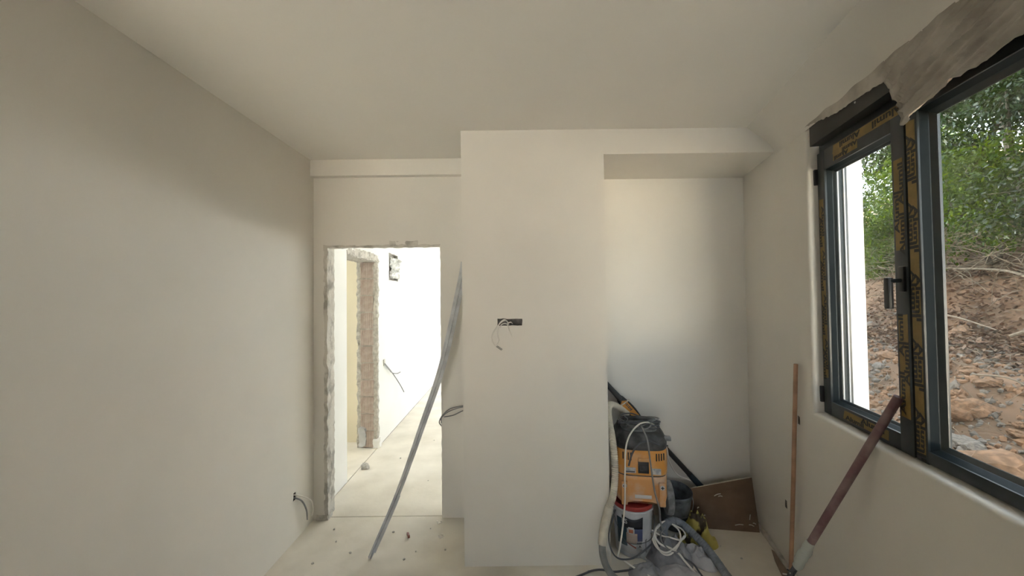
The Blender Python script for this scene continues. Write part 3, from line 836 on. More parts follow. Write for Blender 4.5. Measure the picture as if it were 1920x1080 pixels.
# ---- coil of cable on the rags
coil = empty('cable_coil', (0.98, 2.52, 0.012), label='loose coil of off-white and grey cable thrown over the grey rags', cat='cable')
C0 = Vector((0.98, 2.52, 0.0))
for pts, r, m in (
    ([(1.081, 2.607, 0.165), (1.035, 2.607, 0.170), (0.978, 2.599, 0.165), (0.925, 2.563, 0.140), (0.912, 2.521, 0.112), (0.932, 2.485, 0.095), (0.979, 2.467, 0.085), (1.023, 2.446, 0.066), (1.052, 2.407, 0.036), (1.082, 2.360, 0.010), (1.10, 2.30, 0.008)], 0.0065, CABLEW),
    ([(1.055, 2.589, 0.155), (1.079, 2.563, 0.136), (1.066, 2.511, 0.110), (1.016, 2.459, 0.085), (0.958, 2.433, 0.065), (0.918, 2.451, 0.070), (0.901, 2.511, 0.105), (0.908, 2.547, 0.126)], 0.0055, CABLEW),
    ([(0.901, 2.565, 0.140), (0.953, 2.537, 0.120), (1.009, 2.521, 0.115), (1.067, 2.513, 0.105), (1.109, 2.537, 0.115), (1.106, 2.568, 0.135), (1.072, 2.586, 0.150), (1.047, 2.594, 0.158)], 0.0050, CABLEW),
    ([(0.827, 2.459, 0.066), (0.845, 2.516, 0.102), (0.880, 2.547, 0.125), (0.937, 2.568, 0.139), (0.981, 2.537, 0.122), (1.002, 2.490, 0.095), (1.012, 2.451, 0.070)], 0.0045, CABLEG),
    ([(1.00, 2.58, 0.155), (0.955, 2.545, 0.13), (0.94, 2.50, 0.11), (0.965, 2.455, 0.085), (1.01, 2.44, 0.075), (1.04, 2.455, 0.085)], 0.0045, CABLEG),
    ([(1.09, 2.60, 0.160), (1.03, 2.625, 0.165), (0.96, 2.59, 0.150), (0.895, 2.53, 0.115), (0.90, 2.47, 0.085), (0.95, 2.44, 0.075), (1.03, 2.475, 0.095), (1.10, 2.53, 0.120)], 0.0055, CABLEW),
    ([(0.665, 2.437, 0.045), (0.703, 2.407, 0.027), (0.755, 2.365, 0.014), (0.797, 2.330, 0.010), (0.83, 2.29, 0.01)], 0.0055, CABLEW),
    ([(0.78, 2.44, 0.055), (0.801, 2.422, 0.050), (0.837, 2.396, 0.040), (0.843, 2.360, 0.03), (0.85, 2.31, 0.02)], 0.0055, CABLEG),
    ([(1.02, 2.45, 0.065), (1.051, 2.433, 0.045), (1.098, 2.407, 0.024), (1.111, 2.355, 0.010), (1.115, 2.30, 0.008)], 0.0055, CABLED),
):
    tube('cable_loop', [Vector(p) - C0 for p in pts], r, m, coil, 7, 7)

# ---- hoses
def ribbed(t_n, r, d): return lambda t: r + d * (1 if int(t * t_n) % 2 else 0)
hose = empty('vacuum_hose', (0.55, 2.38, 0), label='cream ribbed suction hose running down beside the column to the floor', cat='hose')
HP = [(0.852, 2.885, 0.812), (0.785, 2.865, 0.866), (0.719, 2.82, 0.904), (0.668, 2.72, 0.900), (0.645, 2.60, 0.840), (0.640, 2.50, 0.749), (0.638, 2.455, 0.597), (0.619, 2.432, 0.457), (0.578, 2.418, 0.353), (0.545, 2.400, 0.234), (0.534, 2.385, 0.182)]
hb = Vector((0.55, 2.38, 0))
hp = catmull([Vector(p) - hb for p in HP], 26)
obj('ribbed_hose', tube_mesh('ribbed_hose', hp, lambda t: 0.0195 + 0.0035 * (int(round(t * 260)) % 2), 14), HOSEW, hose)
tube('hose_cuff', [Vector(p) - hb for p in [(0.590, 2.422, 0.385), (0.560, 2.408, 0.29), (0.545, 2.400, 0.234), (0.533, 2.384, 0.175)]], 0.0265, HOSEW, hose, 14, 6)
tube('hose_end', [Vector(p) - hb for p in [(0.535, 2.386, 0.19), (0.532, 2.375, 0.14), (0.545, 2.360, 0.075), (0.575, 2.330, 0.03), (0.61, 2.28, 0.024), (0.65, 2.2, 0.024)]], 0.021, HOSEG, hose, 14, 8)
gh = tube('grey_hose', [(0.985, 2.560, 0.10), (0.992, 2.590, 0.145), (1.03, 2.615, 0.172), (1.085, 2.620, 0.172), (1.13, 2.605, 0.155), (1.177, 2.565, 0.120), (1.219, 2.500, 0.084), (1.244, 2.420, 0.051), (1.253, 2.330, 0.030), (1.257, 2.240, 0.026)], lambda t: 0.0235 + 0.0018 * (1 if int(t * 130) % 2 else 0), HOSEB, None, 14, 24)
tag(gh, 'blue-grey flexible hose curving over the rags to the front edge', 'hose')

# ---- drywall sander leaning behind the vacuum
sb = Vector((1.55, 2.925, 0.0))
sand = empty('drywall_sander', sb, label='long black drywall sander with an orange side panel leaning behind the vacuum', cat='power tool')
def sp(t):
    a, b = Vector((0.731, 2.945, 1.004)), Vector((1.410, 2.955, 0.247))
    return a + (b - a) * t - sb
sq = [(math.copysign(abs(math.cos(a)) ** .6, math.cos(a)), 0.8 * math.copysign(abs(math.sin(a)) ** .6, math.sin(a))) for a in [2 * math.pi * (i + .5) / 16 for i in range(16)]]
def seg(name, t0, t1, r, m, section=None, n=6):
    return obj(name, tube_mesh(name, [sp(t0 + (t1 - t0) * i / n) for i in range(n + 1)], r, 14, section), m, sand)
seg('rear_grip', -0.13, 0.135, lambda t: 0.030 - 0.006 * math.sin(t * 3.14), BLACKC, sq)
seg('motor_housing', 0.125, 0.36, lambda t: 0.036 + 0.012 * math.sin(min(1, t * 1.2) * 3.14), BLACKC, sq, 10)
seg('collar', 0.35, 0.43, lambda t: 0.034 - 0.008 * t, mat('blue_grey_plastic', (0.11, 0.13, 0.20), 0.6, var=0.2, scale=20), None)
seg('shaft', 0.42, 0.90, 0.019, BLACKC, None, 2)
seg('head_joint', 0.885, 1.18, lambda t: 0.026 + 0.008 * t, mat('petrol_blue_plastic', (0.010, 0.024, 0.036), 0.5), sq)
seg('neck_clip', 0.455, 0.475, 0.026, DUSTGREY)
pn = [(0.816, 2.897, 0.905), (0.848, 2.897, 0.908), (0.943, 2.902, 0.800), (0.917, 2.902, 0.772), (0.803, 2.897, 0.865)]
v = [Vector(p) - sb for p in pn] + [Vector(p) - sb + Vector((0, .02, 0)) for p in pn]
panel = obj('side_panel', pydata('side_panel', v, [(0, 1, 2, 3, 4), (9, 8, 7, 6, 5)] + [(i, (i + 1) % 5, 5 + (i + 1) % 5, 5 + i) for i in range(5)]), ORANGE, sand)
ax = (Vector(pn[2]) - Vector(pn[1])).normalized(); up = Vector((ax.z * -1, 0, ax.x)).normalized()
for k in range(6):       # illegible dark print on the panel
    c = Vector((0.842, 2.8955, 0.889)) + ax * (k * 0.0125) - sb
    hh = 0.010 if k % 2 else 0.007
    vv = [c + ax * .0035 + up * hh, c - ax * .0035 + up * hh, c - ax * .0035 - up * hh, c + ax * .0035 - up * hh]
    vv += [p + Vector((0, .003, 0)) for p in vv]
    obj('print_mark', pydata('print_mark', vv, [(0, 1, 2, 3), (4, 7, 6, 5), (0, 4, 5, 1), (1, 5, 6, 2), (2, 6, 7, 3), (3, 7, 4, 0)]), CABLED, panel)
tube('cable_tie', [sp(.165) + Vector((.030, -.035, .035)), sp(.15) + Vector((0, -.048, 0)), sp(.135) + Vector((-.045, -.045, -.05)), sp(.12) + Vector((-.05, -.03, -.075))], 0.006, HOSEW, sand, 8, 4)

# ---- dark mortar bucket
db = empty('mortar_bucket', (1.170, 2.868, 0.016), label='dark grey mortar-splashed bucket standing behind the vacuum wheel', cat='bucket')
db.rotation_euler = (0.13, 0, 0)
obj('body', lathe_mesh('body', [(0, 0), (.092, 0), (.096, .006), (.113, .235), (.119, .238), (.120, .262), (.116, .266), (.110, .262), (.107, .235), (.093, .03), (0, .03)], 40), DBUCK, db)
obj('mortar', lathe_mesh('mortar', [(0, .06), (.05, .058), (.094, .05), (.092, .035), (0, .035)], 24), MORTAR, db)
tube('bucket_handle', [(.119, 0, .25), (.11, -.06, .19), (.06, -.112, .14), (0, -.125, .135), (-.06, -.112, .14), (-.11, -.06, .19), (-.119, 0, .25)], 0.0022, DUSTGREY, db, 6, 6)

# ---- brown board leaning in the corner
def board():
    b = [(1.279, 2.842, 0.0), (1.742, 2.770, 0.0)]
    t = [(1.288, 2.895, 0.250), (1.768, 2.890, 0.332)]
    d = Vector((0.05, 0.09, -0.02)).normalized() * 0.009
    v = [Vector(b[0]), Vector(b[1]), Vector(t[1]), Vector(t[0])]
    return v, d
v, d = board()
bo = Vector((1.5, 2.84, 0))
bd = empty('hardboard_offcut', bo, label='brown hardboard offcut leaning in the right corner of the niche', cat='board')
vv = [p - bo for p in v] + [p - bo + d for p in v]
obj('sheet', pydata('sheet', vv, [(0, 1, 2, 3), (7, 6, 5, 4), (0, 4, 5, 1), (1, 5, 6, 2), (3, 7, 4, 0), (2, 6, 7, 3)]), BOARD, bd)
e0, e1 = v[3] - bo, v[2] - bo
vv = [e0 + Vector((0, -.0005, .0)), e1 + Vector((0, -.0005, 0)), e1 + d, e0 + d] + [p + Vector((0, 0, .004)) for p in (e0 + Vector((0, -.0005, 0)), e1 + Vector((0, -.0005, 0)), e1 + d, e0 + d)]
obj('white_edge', pydata('white_edge', vv, [(3, 2, 1, 0), (4, 5, 6, 7), (0, 1, 5, 4), (1, 2, 6, 5), (2, 3, 7, 6), (3, 0, 4, 7)]), BOARDE, bd)
nrm = (v[1] - v[0]).cross(v[3] - v[0]).normalized()
if nrm.y > 0: nrm = -nrm
def on_board(a, b): return v[0].lerp(v[1], a).lerp(v[3].lerp(v[2], a), b) - bo
for (a, b, l, sl) in ((.40, .74, .05, .06), (.46, .72, .03, -.02), (.13, .48, .012, .05), (.66, .11, .06, .03), (.86, .13, .035, -.05), (.88, .22, .010, .20), (.92, .16, .02, -.03), (.22, .30, .01, .02)):
    p0, p1 = on_board(a, b), on_board(a + l * 2, b + sl * .5)
    tube('plaster_smear', [p0 + nrm * .0006, p0.lerp(p1, .5) + nrm * .001 + Vector((0, 0, .004)), p1 + nrm * .0006], 0.0028, SMEAR, bd, 6, 4)

# ---- rags
def rag(name, cx, cy, rx, ry, h, m, label, seed, cat='rag', rot=0.0, n=46, fold=1.0, freq=9.0, flop=0.02):
    vs_, fs, idx = [], [], {}
    ca, sa = math.cos(rot), math.sin(rot)
    for i in range(n + 1):
        for j in range(n + 1):
            u, v_ = -1 + 2 * i / n, -1 + 2 * j / n
            # square to disc
            x = u * math.sqrt(1 - v_ * v_ / 2); y = v_ * math.sqrt(1 - u * u / 2)
            r = min(1, math.hypot(x, y))
            edge = 1 + 0.22 * noise.noise(Vector((x * 1.6, y * 1.6, seed)))
            X, Y = x * rx * edge, y * ry * edge
            p = Vector((X * freq + seed, Y * freq, seed * .37))
            rid = 1 - abs(noise.noise(p)) * 2.2
            rid2 = 1 - abs(noise.noise(p * 2.1 + Vector((7, 3, 1)))) * 2
            dome = max(0, 1 - r ** 2.2)
            rid3 = 1 - abs(noise.noise(p * 4.5 + Vector((3, 9, 2)))) * 2
            z = h * dome * (0.30 + fold * (0.50 * rid + 0.26 * rid2 + 0.08 * rid3)) + 0.006
            z = max(z, 0.003)
            X += flop * noise.noise(p * 1.3 + Vector((0, 0, 5))) * dome
            Y += flop * noise.noise(p * 1.3 + Vector((0, 0, 15))) * dome
            vs_.append((X * ca - Y * sa, X * sa + Y * ca, z if r < .999 else 0.001))
    for i in range(n):
        for j in range(n):
            a = i * (n + 1) + j
            fs.append((a, a + n + 1, a + n + 2, a + 1))
    o = obj(name, pydata(name, vs_, fs, True), m, None, loc=(cx, cy, 0))
    s = o.modifiers.new('thickness', 'SOLIDIFY'); s.thickness = 0.003; s.offset = -1
    return tag(o, label, cat)
rag('grey_rag', 1.00, 2.54, 0.165, 0.145, 0.130, RAGG, 'heap of dusty grey work cloth under the cable coil', 3.3)
rag('grey_rag', 1.165, 2.50, 0.135, 0.075, 0.088, RAGL, 'folded grey cloth roll between the coil and the blue-grey hose', 8.1, rot=-0.95, fold=.8, freq=12)
rag('pale_rag', 0.985, 2.335, 0.15, 0.105, 0.070, RAGL, 'pale grey cloth lying flat in front of the cable coil', 5.2, fold=.6, freq=7)
rag('grey_rag', 0.800, 2.375, 0.105, 0.085, 0.060, RAGG, 'small dusty grey cloth in front of the paint bucket', 12.7, fold=.9, freq=13)
rag('yellow_bag', 1.262, 2.69, 0.125, 0.092, 0.20, YBAG, 'crumpled yellow and black printed plastic bag beside the brown board', 21.4, 'bag', rot=-0.5, fold=.9, freq=13)

# ================================================================== STICKS, PROFILE, SMALL BITS
st = tube('wooden_stick', [(1.620, 2.300, 0.0), (1.625, 2.262, 0.6), (1.632, 2.225, 1.291)], 0.0115, WOOD, None, 10, 6)
tag(st, 'thin pale wooden stick leaning upright against the right wall', 'stick')
PB, PT = Vector((1.339, 2.067, 0.02)), Vector((1.5445, 1.5375, 1.299))
pole = empty('extension_pole', PB, label='dusty maroon pole leaning from the floor to the window casement', cat='pole')
pd = PT - PB
obj('tube', tube_mesh('tube', [pd * (0.27 + 0.715 * i / 8) for i in range(9)], 0.0165, 14), POLE, pole)
obj('plaster_blob', tube_mesh('plaster_blob', [pd * (0.25 + 0.13 * i / 12) + Vector((0.004 * math.sin(i), 0, 0.003 * math.cos(i * 2))) for i in range(13)], lambda t: 0.0185 + 0.008 * math.sin(t * 3.14) * (1 - t * .5), 12), PLBLOB, pole)
tube('roller_frame', [pd * 0.28, pd * 0.20 + Vector((-.004, .0, .0)), pd * .10 + Vector((-.006, .0, .0)), Vector((0, 0, -.008))], 0.013, CABLED, pole, 8, 5)
for k in range(7):
    rr = random.Random(k)
    a = pd * (0.19 + .012 * k) + Vector((rr.uniform(-.02, .02), rr.uniform(-.02, .01), rr.uniform(-.004, .01)))
    tube('frayed_bristle', [a, a + Vector((rr.uniform(-.03, .01), rr.uniform(-.02, .02), rr.uniform(-.01, .02)))], 0.0035, SMEAR if k % 2 else CABLED, pole, 5, 3)

# bent aluminium profile leaning in the doorway
prof_pts = catmull([(-0.950, 2.545, 0.004), (-0.780, 2.600, 0.392), (-0.631, 2.660, 0.813), (-0.492, 2.720, 1.239), (-0.373, 2.80, 1.80), (-0.348, 2.83, 1.96)], 8)
ap = empty('aluminium_profile', (-0.95, 2.545, 0), label='long bent aluminium profile leaning between the floor and the column', cat='metal profile')
ab = Vector((-0.95, 2.545, 0))
pp = [p - ab for p in prof_pts]
def strip_mesh(name, P, width, depth, off=0.0, yo=0.0):
    """flat bar swept along P with its broad face towards the room"""
    vs_, fs = [], []
    n = len(P)
    for i, p in enumerate(P):
        T = (P[min(i + 1, n - 1)] - P[max(i - 1, 0)]).normalized()
        side = T.cross(Vector((0.25, 1, 0))).normalized()
        if side.x < 0: side = -side
        fr = side.cross(T).normalized()
        if fr.y > 0: fr = -fr
        w = width(i / (n - 1)); c = p + side * off * w + fr * yo
        vs_ += [c - side * w / 2 + fr * depth, c + side * w / 2 + fr * depth, c + side * w / 2, c - side * w / 2]
    for i in range(n - 1):
        for k in range(4):
            a, b = i * 4 + k, i * 4 + (k + 1) % 4
            fs.append((a, b, b + 4, a + 4))
    fs += [(3, 2, 1, 0), (n * 4 - 4, n * 4 - 3, n * 4 - 2, n * 4 - 1)]
    return pydata(name, vs_, fs)
wd = lambda t: 0.026 + 0.030 * min(1, t * 1.5)
obj('web', strip_mesh('web', pp, wd, 0.003), ALU, ap)
obj('flange', strip_mesh('flange', pp, lambda t: wd(t) * .10, 0.020, -.45), ALU, ap)
obj('flange', strip_mesh('flange', pp, lambda t: wd(t) * .10, 0.020, .45), ALU, ap)
obj('bent_lip', strip_mesh('bent_lip', pp[1:9], lambda t: 0.014, 0.004, 1.4, 0.012), ALU, ap)

# cable tails in the walls
ws = empty('wall_cables', (XL, 2.736, 0.31), label='two short grey cables hanging from the hole in the left wall', cat='cable')
wb_ = Vector((XL, 2.736, 0.31))
for pts in ([(-1.575, 2.738, .318), (-1.545, 2.752, .312), (-1.520, 2.82, .262), (-1.515, 2.90, .19), (-1.522, 2.935, .115), (-1.53, 2.93, .07)],
            [(-1.575, 2.732, .298), (-1.545, 2.742, .296), (-1.525, 2.79, .248), (-1.515, 2.83, .165), (-1.52, 2.85, .085)]):
    tube('cable_tail', [Vector(p) - wb_ for p in pts], 0.0055, CABLEW if pts[0][2] > .31 else CABLEG, ws, 7, 6)
cc = empty('column_wires', (-0.02, YC, 1.53), label='white wires hanging out of the cable hole in the column', cat='wire')
cb = Vector((-0.02, YC, 1.53))
for pts, tip in (([(-.03, 2.49, 1.525), (-.036, 2.45, 1.545), (-.055, 2.435, 1.553), (-.085, 2.435, 1.525), (-.094, 2.437, 1.465), (-.085, 2.44, 1.425), (-.10, 2.442, 1.39)], 1),
                 ([(-.025, 2.49, 1.53), (-.045, 2.45, 1.548), (-.075, 2.436, 1.535), (-.115, 2.436, 1.485), (-.132, 2.44, 1.44), (-.122, 2.442, 1.405), (-.105, 2.443, 1.385)], 1),
                 ([(0.0, 2.49, 1.525), (-.012, 2.45, 1.536), (-.030, 2.438, 1.525), (-.022, 2.438, 1.49), (-.002, 2.445, 1.445)], 0),
                 ([(-.02, 2.49, 1.515), (-.05, 2.46, 1.528), (-.072, 2.45, 1.52), (-.075, 2.455, 1.505)], 0)):
    w_ = tube('wire', [Vector(p) - cb for p in pts], 0.0035, CABLEW, cc, 7, 6)
    if tip:
        e = Vector(pts[-1]) - cb
        tube('bare_tip', [e, e + Vector((.018, .002, -.014)), e + Vector((.034, .004, -.025))], 0.0022, CABLED, cc, 6, 3)
dw = empty('doorway_cables', (-0.34, 2.95, 0.85), label='grey cables coming from behind the column to the doorway edge', cat='cable')
dbv = Vector((-0.34, 2.95, 0.85))
for pts in ([(-.335, 2.94, .880), (-.385, 2.94, .874), (-.479, 2.93, .855), (-.540, 2.94, .803), (-.567, 2.96, .755), (-.568, 2.99, .72), (-.548, 3.04, .675)],
            [(-.335, 2.94, .868), (-.40, 2.94, .862), (-.49, 2.93, .835), (-.545, 2.94, .79), (-.556, 2.96, .765), (-.556, 2.97, .735)],
            [(-.335, 2.95, .845), (-.386, 2.95, .834), (-.459, 2.945, .802), (-.53, 2.945, .79)]):
    tube('cable', [Vector(p) - dbv for p in pts], 0.0042, CABLEG, dw, 7, 6)
cw = empty('corridor_wires', (XL, 4.636, 0.911), label='two short dark wires sticking out of the white corridor wall', cat='wire')
wv = Vector((XL, 4.636, 0.911))
for pts in ([(-1.551, 4.63, .92), (-1.540, 4.65, .905), (-1.515, 4.86, .75), (-1.50, 5.12, .55), (-1.50, 5.30, .41)],
            [(-1.551, 4.63, .915), (-1.540, 4.66, .89), (-1.515, 4.82, .77), (-1.50, 4.98, .725), (-1.49, 5.10, .72)]):
    tube('wire', [Vector(p) - wv for p in pts], 0.006, CABLEG, cw, 7, 6)
rough_strip('rim', .001, .008, -.03, .03, -.02, .05, RAW, cw, 0.008, 0.01, 5)
# crumpled clear film in the wall recess of the corridor
def crumple(name, sx, sz, seed, m, parent, loc):
    n = 16
    vs_, fs = [], []
    for i in range(n + 1):
        for j in range(n + 1):
            u, t = i / n, j / n
            p = Vector((u * 5 + seed, t * 5, seed))
            vs_.append((0.05 * abs(noise.noise(p)) + .03 * noise.noise(p * 2.3), (u - .5) * sx * (1 + .3 * noise.noise(Vector((t * 4, seed, 0)))), (t - .5) * sz))
    for i in range(n):
        for j in range(n):
            a = i * (n + 1) + j
            fs.append((a, a + n + 1, a + n + 2, a + 1))
    o = obj(name, pydata(name, vs_, fs, False), m, parent, loc=loc)
    s = o.modifiers.new('thickness', 'SOLIDIFY'); s.thickness = 0.001
    return o
cf = crumple('clear_film', 0.40, 0.27, 4.0, CLEARF, None, (-1.555, 5.10, 2.09))
tag(cf, 'crumpled clear plastic film stuffed into the corridor wall recess', 'plastic sheet')

# plank on the floor by the window wall, gap filler along the wall
pk = prism('cardboard_strip', [(1.700, 2.585), (1.722, 2.500), (1.672, 2.30), (1.585, 2.30), (1.650, 2.48)], 0.0, 0.004, CARD)
tag(pk, 'strip of brown cardboard on the floor at the foot of the right wall', 'cardboard')
gp = [W(s, -0.006, 0.006) for s in [x * 0.035 + 2.35 for x in range(18)]]
gr = rough_strip('trim_4', -0.022, 0.004, 2.36, 3.0, -0.004, 0.020, RAW, None, 0.006, 0.02, 9)
gr.location = O; gr.rotation_euler = (0, 0, WROT); struct(gr, 'rough mortar along the foot of the right wall')

# debris on the floor near the doorway
def clip(x, y, rz, label):
    e = empty('tile_clip', (x, y, 0), rz, label, 'debris', 'white plastic clips on the floor')
    b = box('clip_base', -.016, .016, -.010, .010, 0.0, .004, SMEAR if 0 else mat('white_clip_plastic', (0.85, 0.82, 0.74), 0.6), e)
    box('clip_side', -.016, -.010, -.010, .010, .004, .018, MATS['white_clip_plastic'], e)
    box('clip_side', .010, .016, -.006, .010, .004, .012, MATS['white_clip_plastic'], e)
clip(-0.570, 2.935, 0.5, 'broken white plastic clip on the floor nearest the doorway')
clip(-0.525, 2.765, 0.9, 'broken white plastic clip on the floor nearer the column')
ch = rough_strip('brick_chip', -.007, .007, -.022, .022, 0.0, .018, REDL, None, 0.004, 0.008, 3); ch.location = (-.758, 2.773, .002); ch.rotation_euler = (0, 0, .45)
tag(ch, 'small red-brown chip on the floor beside the aluminium profile', 'debris')
rd = random.Random(5)
pm = [rough_strip('c', -.006, .006, -.006, .006, 0, .008, RAW, None, 0.004, 0.006, 20 + i) for i in range(3)]
cm = [p.data for p in pm]
for p in pm: bpy.data.objects.remove(p)
for (x, y) in ((-.663, 2.606), (-.723, 2.529), (-1.25, 2.72), (-1.10, 2.60), (-.88, 2.82), (-1.33, 2.86), (-.47, 2.62), (-1.30, 2.50), (-.62, 2.86), (-1.45, 3.88), (-1.02, 3.35), (-.80, 3.6), (-1.2, 4.1), (-.95, 4.6), (.45, 2.40), (1.45, 2.5), (1.38, 2.62)):
    o = bpy.data.objects.new('plaster_crumb', cm[rd.randrange(3)]); COL.objects.link(o)
    o.location = (x, y, 0.002); o.rotation_euler = (0, 0, rd.uniform(0, 6)); k = rd.uniform(.5, 1.1); o.scale = (k, k, k)
    tag(o, 'tiny grey plaster crumb on the dusty floor', 'debris', 'plaster crumbs on the floor')
lump = rough_strip('mortar_lump', -.03, .03, -.03, .03, 0, .04, MORT2, None, 0.015, 0.015, 30); lump.location = (-1.49, 3.88, 0.003)
tag(lump, 'grey mortar lump at the foot of the corridor wall', 'debris')

# ================================================================== OUTSIDE THE WINDOW
def hz(s, t):
    """height of the slope: t = distance from the window wall"""
    P = [(0.2, -0.25), (1.4, -0.15), (2.0, 0.10), (3.0, 0.66), (3.8, 1.06), (4.35, 1.85), (5.2, 2.35), (7.5, 3.6), (12, 6.0), (20, 9.5)]
    t2 = t + 0.35 * noise.noise(Vector((s * .45, 0, 3))) * min(1, max(0, t - 1.2))
    z = P[-1][1]
    for (a, za), (b, zb) in zip(P, P[1:]):
        if t2 <= b:
            z = za + (zb - za) * max(0, (t2 - a)) / (b - a); break
    z = -0.25 + (z + 0.25) * min(1, max(0, (s + 2.6) / 2.0))  # unseen near end, shaped to dim the left wall and leave sky open
    k = min(1, max(0, t - 1.0)) * min(1, max(0, (s + 2.6) / 2.0))
    z += k * (0.16 * noise.noise(Vector((s * 1.1, t * 1.1, 1))) + 0.07 * noise.noise(Vector((s * 3.3, t * 3.3, 5))) + 0.03 * noise.noise(Vector((s * 9, t * 9, 8))))
    return z
def hill():
    ss = np.linspace(-3.5, 20.0, 235); tt = np.concatenate([np.linspace(1.3, 6, 80), np.linspace(6.2, 20, 40)])
    vs_, fs = [], []
    for s in ss:
        for t in tt: vs_.append(W(s, t, hz(s, t)))
    n = len(tt)
    for i in range(len(ss) - 1):
        for j in range(n - 1):
            a = i * n + j
            fs.append((a, a + n, a + n + 1, a + 1))
    return pydata('hillside', vs_, fs, True)
EARTH = mat('pale_dry_earth', (0.50, 0.44, 0.36), 0.95, color2=(0.42, 0.36, 0.28), scale=0.8, bump=0.3, bscale=6)
gd = box('ground', wall_x(-20) + 4.0, 40, -25, 8.5, -0.6, -0.30, EARTH); struct(gd, 'bare earth around the house')
gd2 = prism('ground', [(wall_x(-25) + 0.27, -25), (wall_x(-25) + 9, -25), (wall_x(8.5) + 9, 8.5), (wall_x(8.5) + 0.27, 8.5)], -0.7, -0.26, EARTH); struct(gd2, 'bare earth beside the window wall')
gd3 = box('ground', -30, 40, 9.0, 60, -0.7, -0.01, mat('pale_bounce_ground', (0.54, 0.54, 0.52), 0.95, var=0.15, scale=3)); struct(gd3, 'unseen pale ground beyond the corridor, added to bounce light in')  # unseen, added and paled to brighten the corridor with bounced sun
hl = obj('hillside', hill(), SOIL); struct(hl, 'cut earth slope outside the window')

# rocks
def rock_mesh(seed):
    bm = bmesh.new()
    bmesh.ops.create_icosphere(bm, subdivisions=3, radius=1.0)
    for v in bm.verts:
        p = v.co.normalized()
        d = 1 + .42 * noise.noise(p * 1.3 + Vector((seed, 0, 0))) + .20 * noise.noise(p * 3.1 + Vector((0, seed, 0))) + .08 * noise.noise(p * 7 + Vector((0, 0, seed)))
        v.co = p * d
        v.co.z *= 0.68
    return finish(bm, 'rock', True, math.radians(35))
RM = []
for k in range(8):
    me = rock_mesh(k * 5.3 + 1); me.materials.append(ROCK1 if k % 2 == 0 else ROCK2); RM.append(me)
rr = random.Random(11)
def rock(s, t, size, label, group, k=None):
    o = bpy.data.objects.new('rock', RM[rr.randrange(8) if k is None else k]); COL.objects.link(o)
    o.location = W(s, t, hz(s, t) + size * .15)
    o.rotation_euler = (rr.uniform(-.4, .4), rr.uniform(-.4, .4), rr.uniform(0, 6.3))
    o.scale = (size * rr.uniform(.8, 1.3), size * rr.uniform(.8, 1.2), size * rr.uniform(.7, 1.1))
    return tag(o, label, 'rock', group)
rock(3.80, 2.15, .30, 'large ochre boulder at the foot of the slope, right of the fixed pane', None, 0)
rock(4.30, 2.10, .22, 'ochre boulder low behind the lower left corner of the fixed pane', None, 2)
rock(4.65, 2.60, .17, 'rounded ochre rock halfway up the rubble behind the fixed pane', None, 4)
cnt = 0
while cnt < 190:
    t = rr.uniform(1.6, 3.9); s = rr.uniform(2.0, 10.5)
    sz = rr.choice((.035, .045, .05, .06, .08, .10, .13))
    kk = rr.randrange(8)
    big = sz >= .08
    if t < 2.5: wh = 'at the foot of the slope outside'
    elif t < 3.2: wh = 'halfway up the rubble slope outside'
    else: wh = 'under the bare earth face outside'
    rock(s, t, sz, ('fist-sized ' if not big else 'broad ') + ('ochre' if kk % 2 == 0 else 'grey') + ' stone ' + wh, 'stones on the slope outside', kk)
    cnt += 1

# small rubble, dead leaves and brushwood nobody could count
def scatter_quads(name, n, m, srange, trange, size, lift, seed, label, cat, tilt=0.9):
    g = np.random.default_rng(seed)
    s = g.uniform(*srange, n); t = g.uniform(*trange, n)
    V = np.zeros((n, 4, 3)); 
    for i in range(n):
        c = W(s[i], t[i], hz(s[i], t[i]) + lift * g.random())
        a = g.uniform(0, 6.28); L = size * g.uniform(.6, 1.4); wd = L * g.uniform(.35, .55)
        d = Vector((math.cos(a), math.sin(a), g.uniform(-tilt, tilt))).normalized()
        e = d.cross(Vector((g.uniform(-.5, .5), g.uniform(-.5, .5), 1))).normalized()
        V[i, 0] = c - d * L; V[i, 1] = c + e * wd; V[i, 2] = c + d * L; V[i, 3] = c - e * wd
    return quads(name, V, m, None, label, cat)
def quads(name, V, m, parent, label=None, cat=None):
    n = len(V)
    me = bpy.data.meshes.new(name)
    me.vertices.add(n * 4); me.loops.add(n * 4); me.polygons.add(n)
    me.vertices.foreach_set('co', V.reshape(-1).astype(np.float32))
    me.loops.foreach_set('vertex_index', np.arange(n * 4, dtype=np.int32))
    me.polygons.foreach_set('loop_start', np.arange(0, n * 4, 4, dtype=np.int32))
    me.polygons.foreach_set('loop_total', np.full(n, 4, dtype=np.int32))
    me.update(calc_edges=True)
    me.materials.append(m)
    o = bpy.data.objects.new(name, me); COL.objects.link(o)
    o['kind'] = 'stuff'
    if parent is not None: o.parent = parent
    if label: o['label'] = label
    if cat: o['category'] = cat
    return o
DEAD = leaf_mat('dead_leaves', [(0.11, 0.065, 0.042), (0.165, 0.10, 0.065), (0.21, 0.145, 0.10), (0.075, 0.048, 0.033)], 0.1, 0.7)
scatter_quads('leaf_litter', 9000, DEAD, (3, 13), (3.1, 6.5), 0.035, 0.06, 3, 'dead brown leaves strewn over the earth bank outside', 'leaf litter')
scatter_quads('leaf_litter', 5000, DEAD, (4.2, 8.5), (3.3, 4.5), 0.04, 0.10, 4, 'thick drift of dry red-brown leaves below the shrubs outside', 'leaf litter')

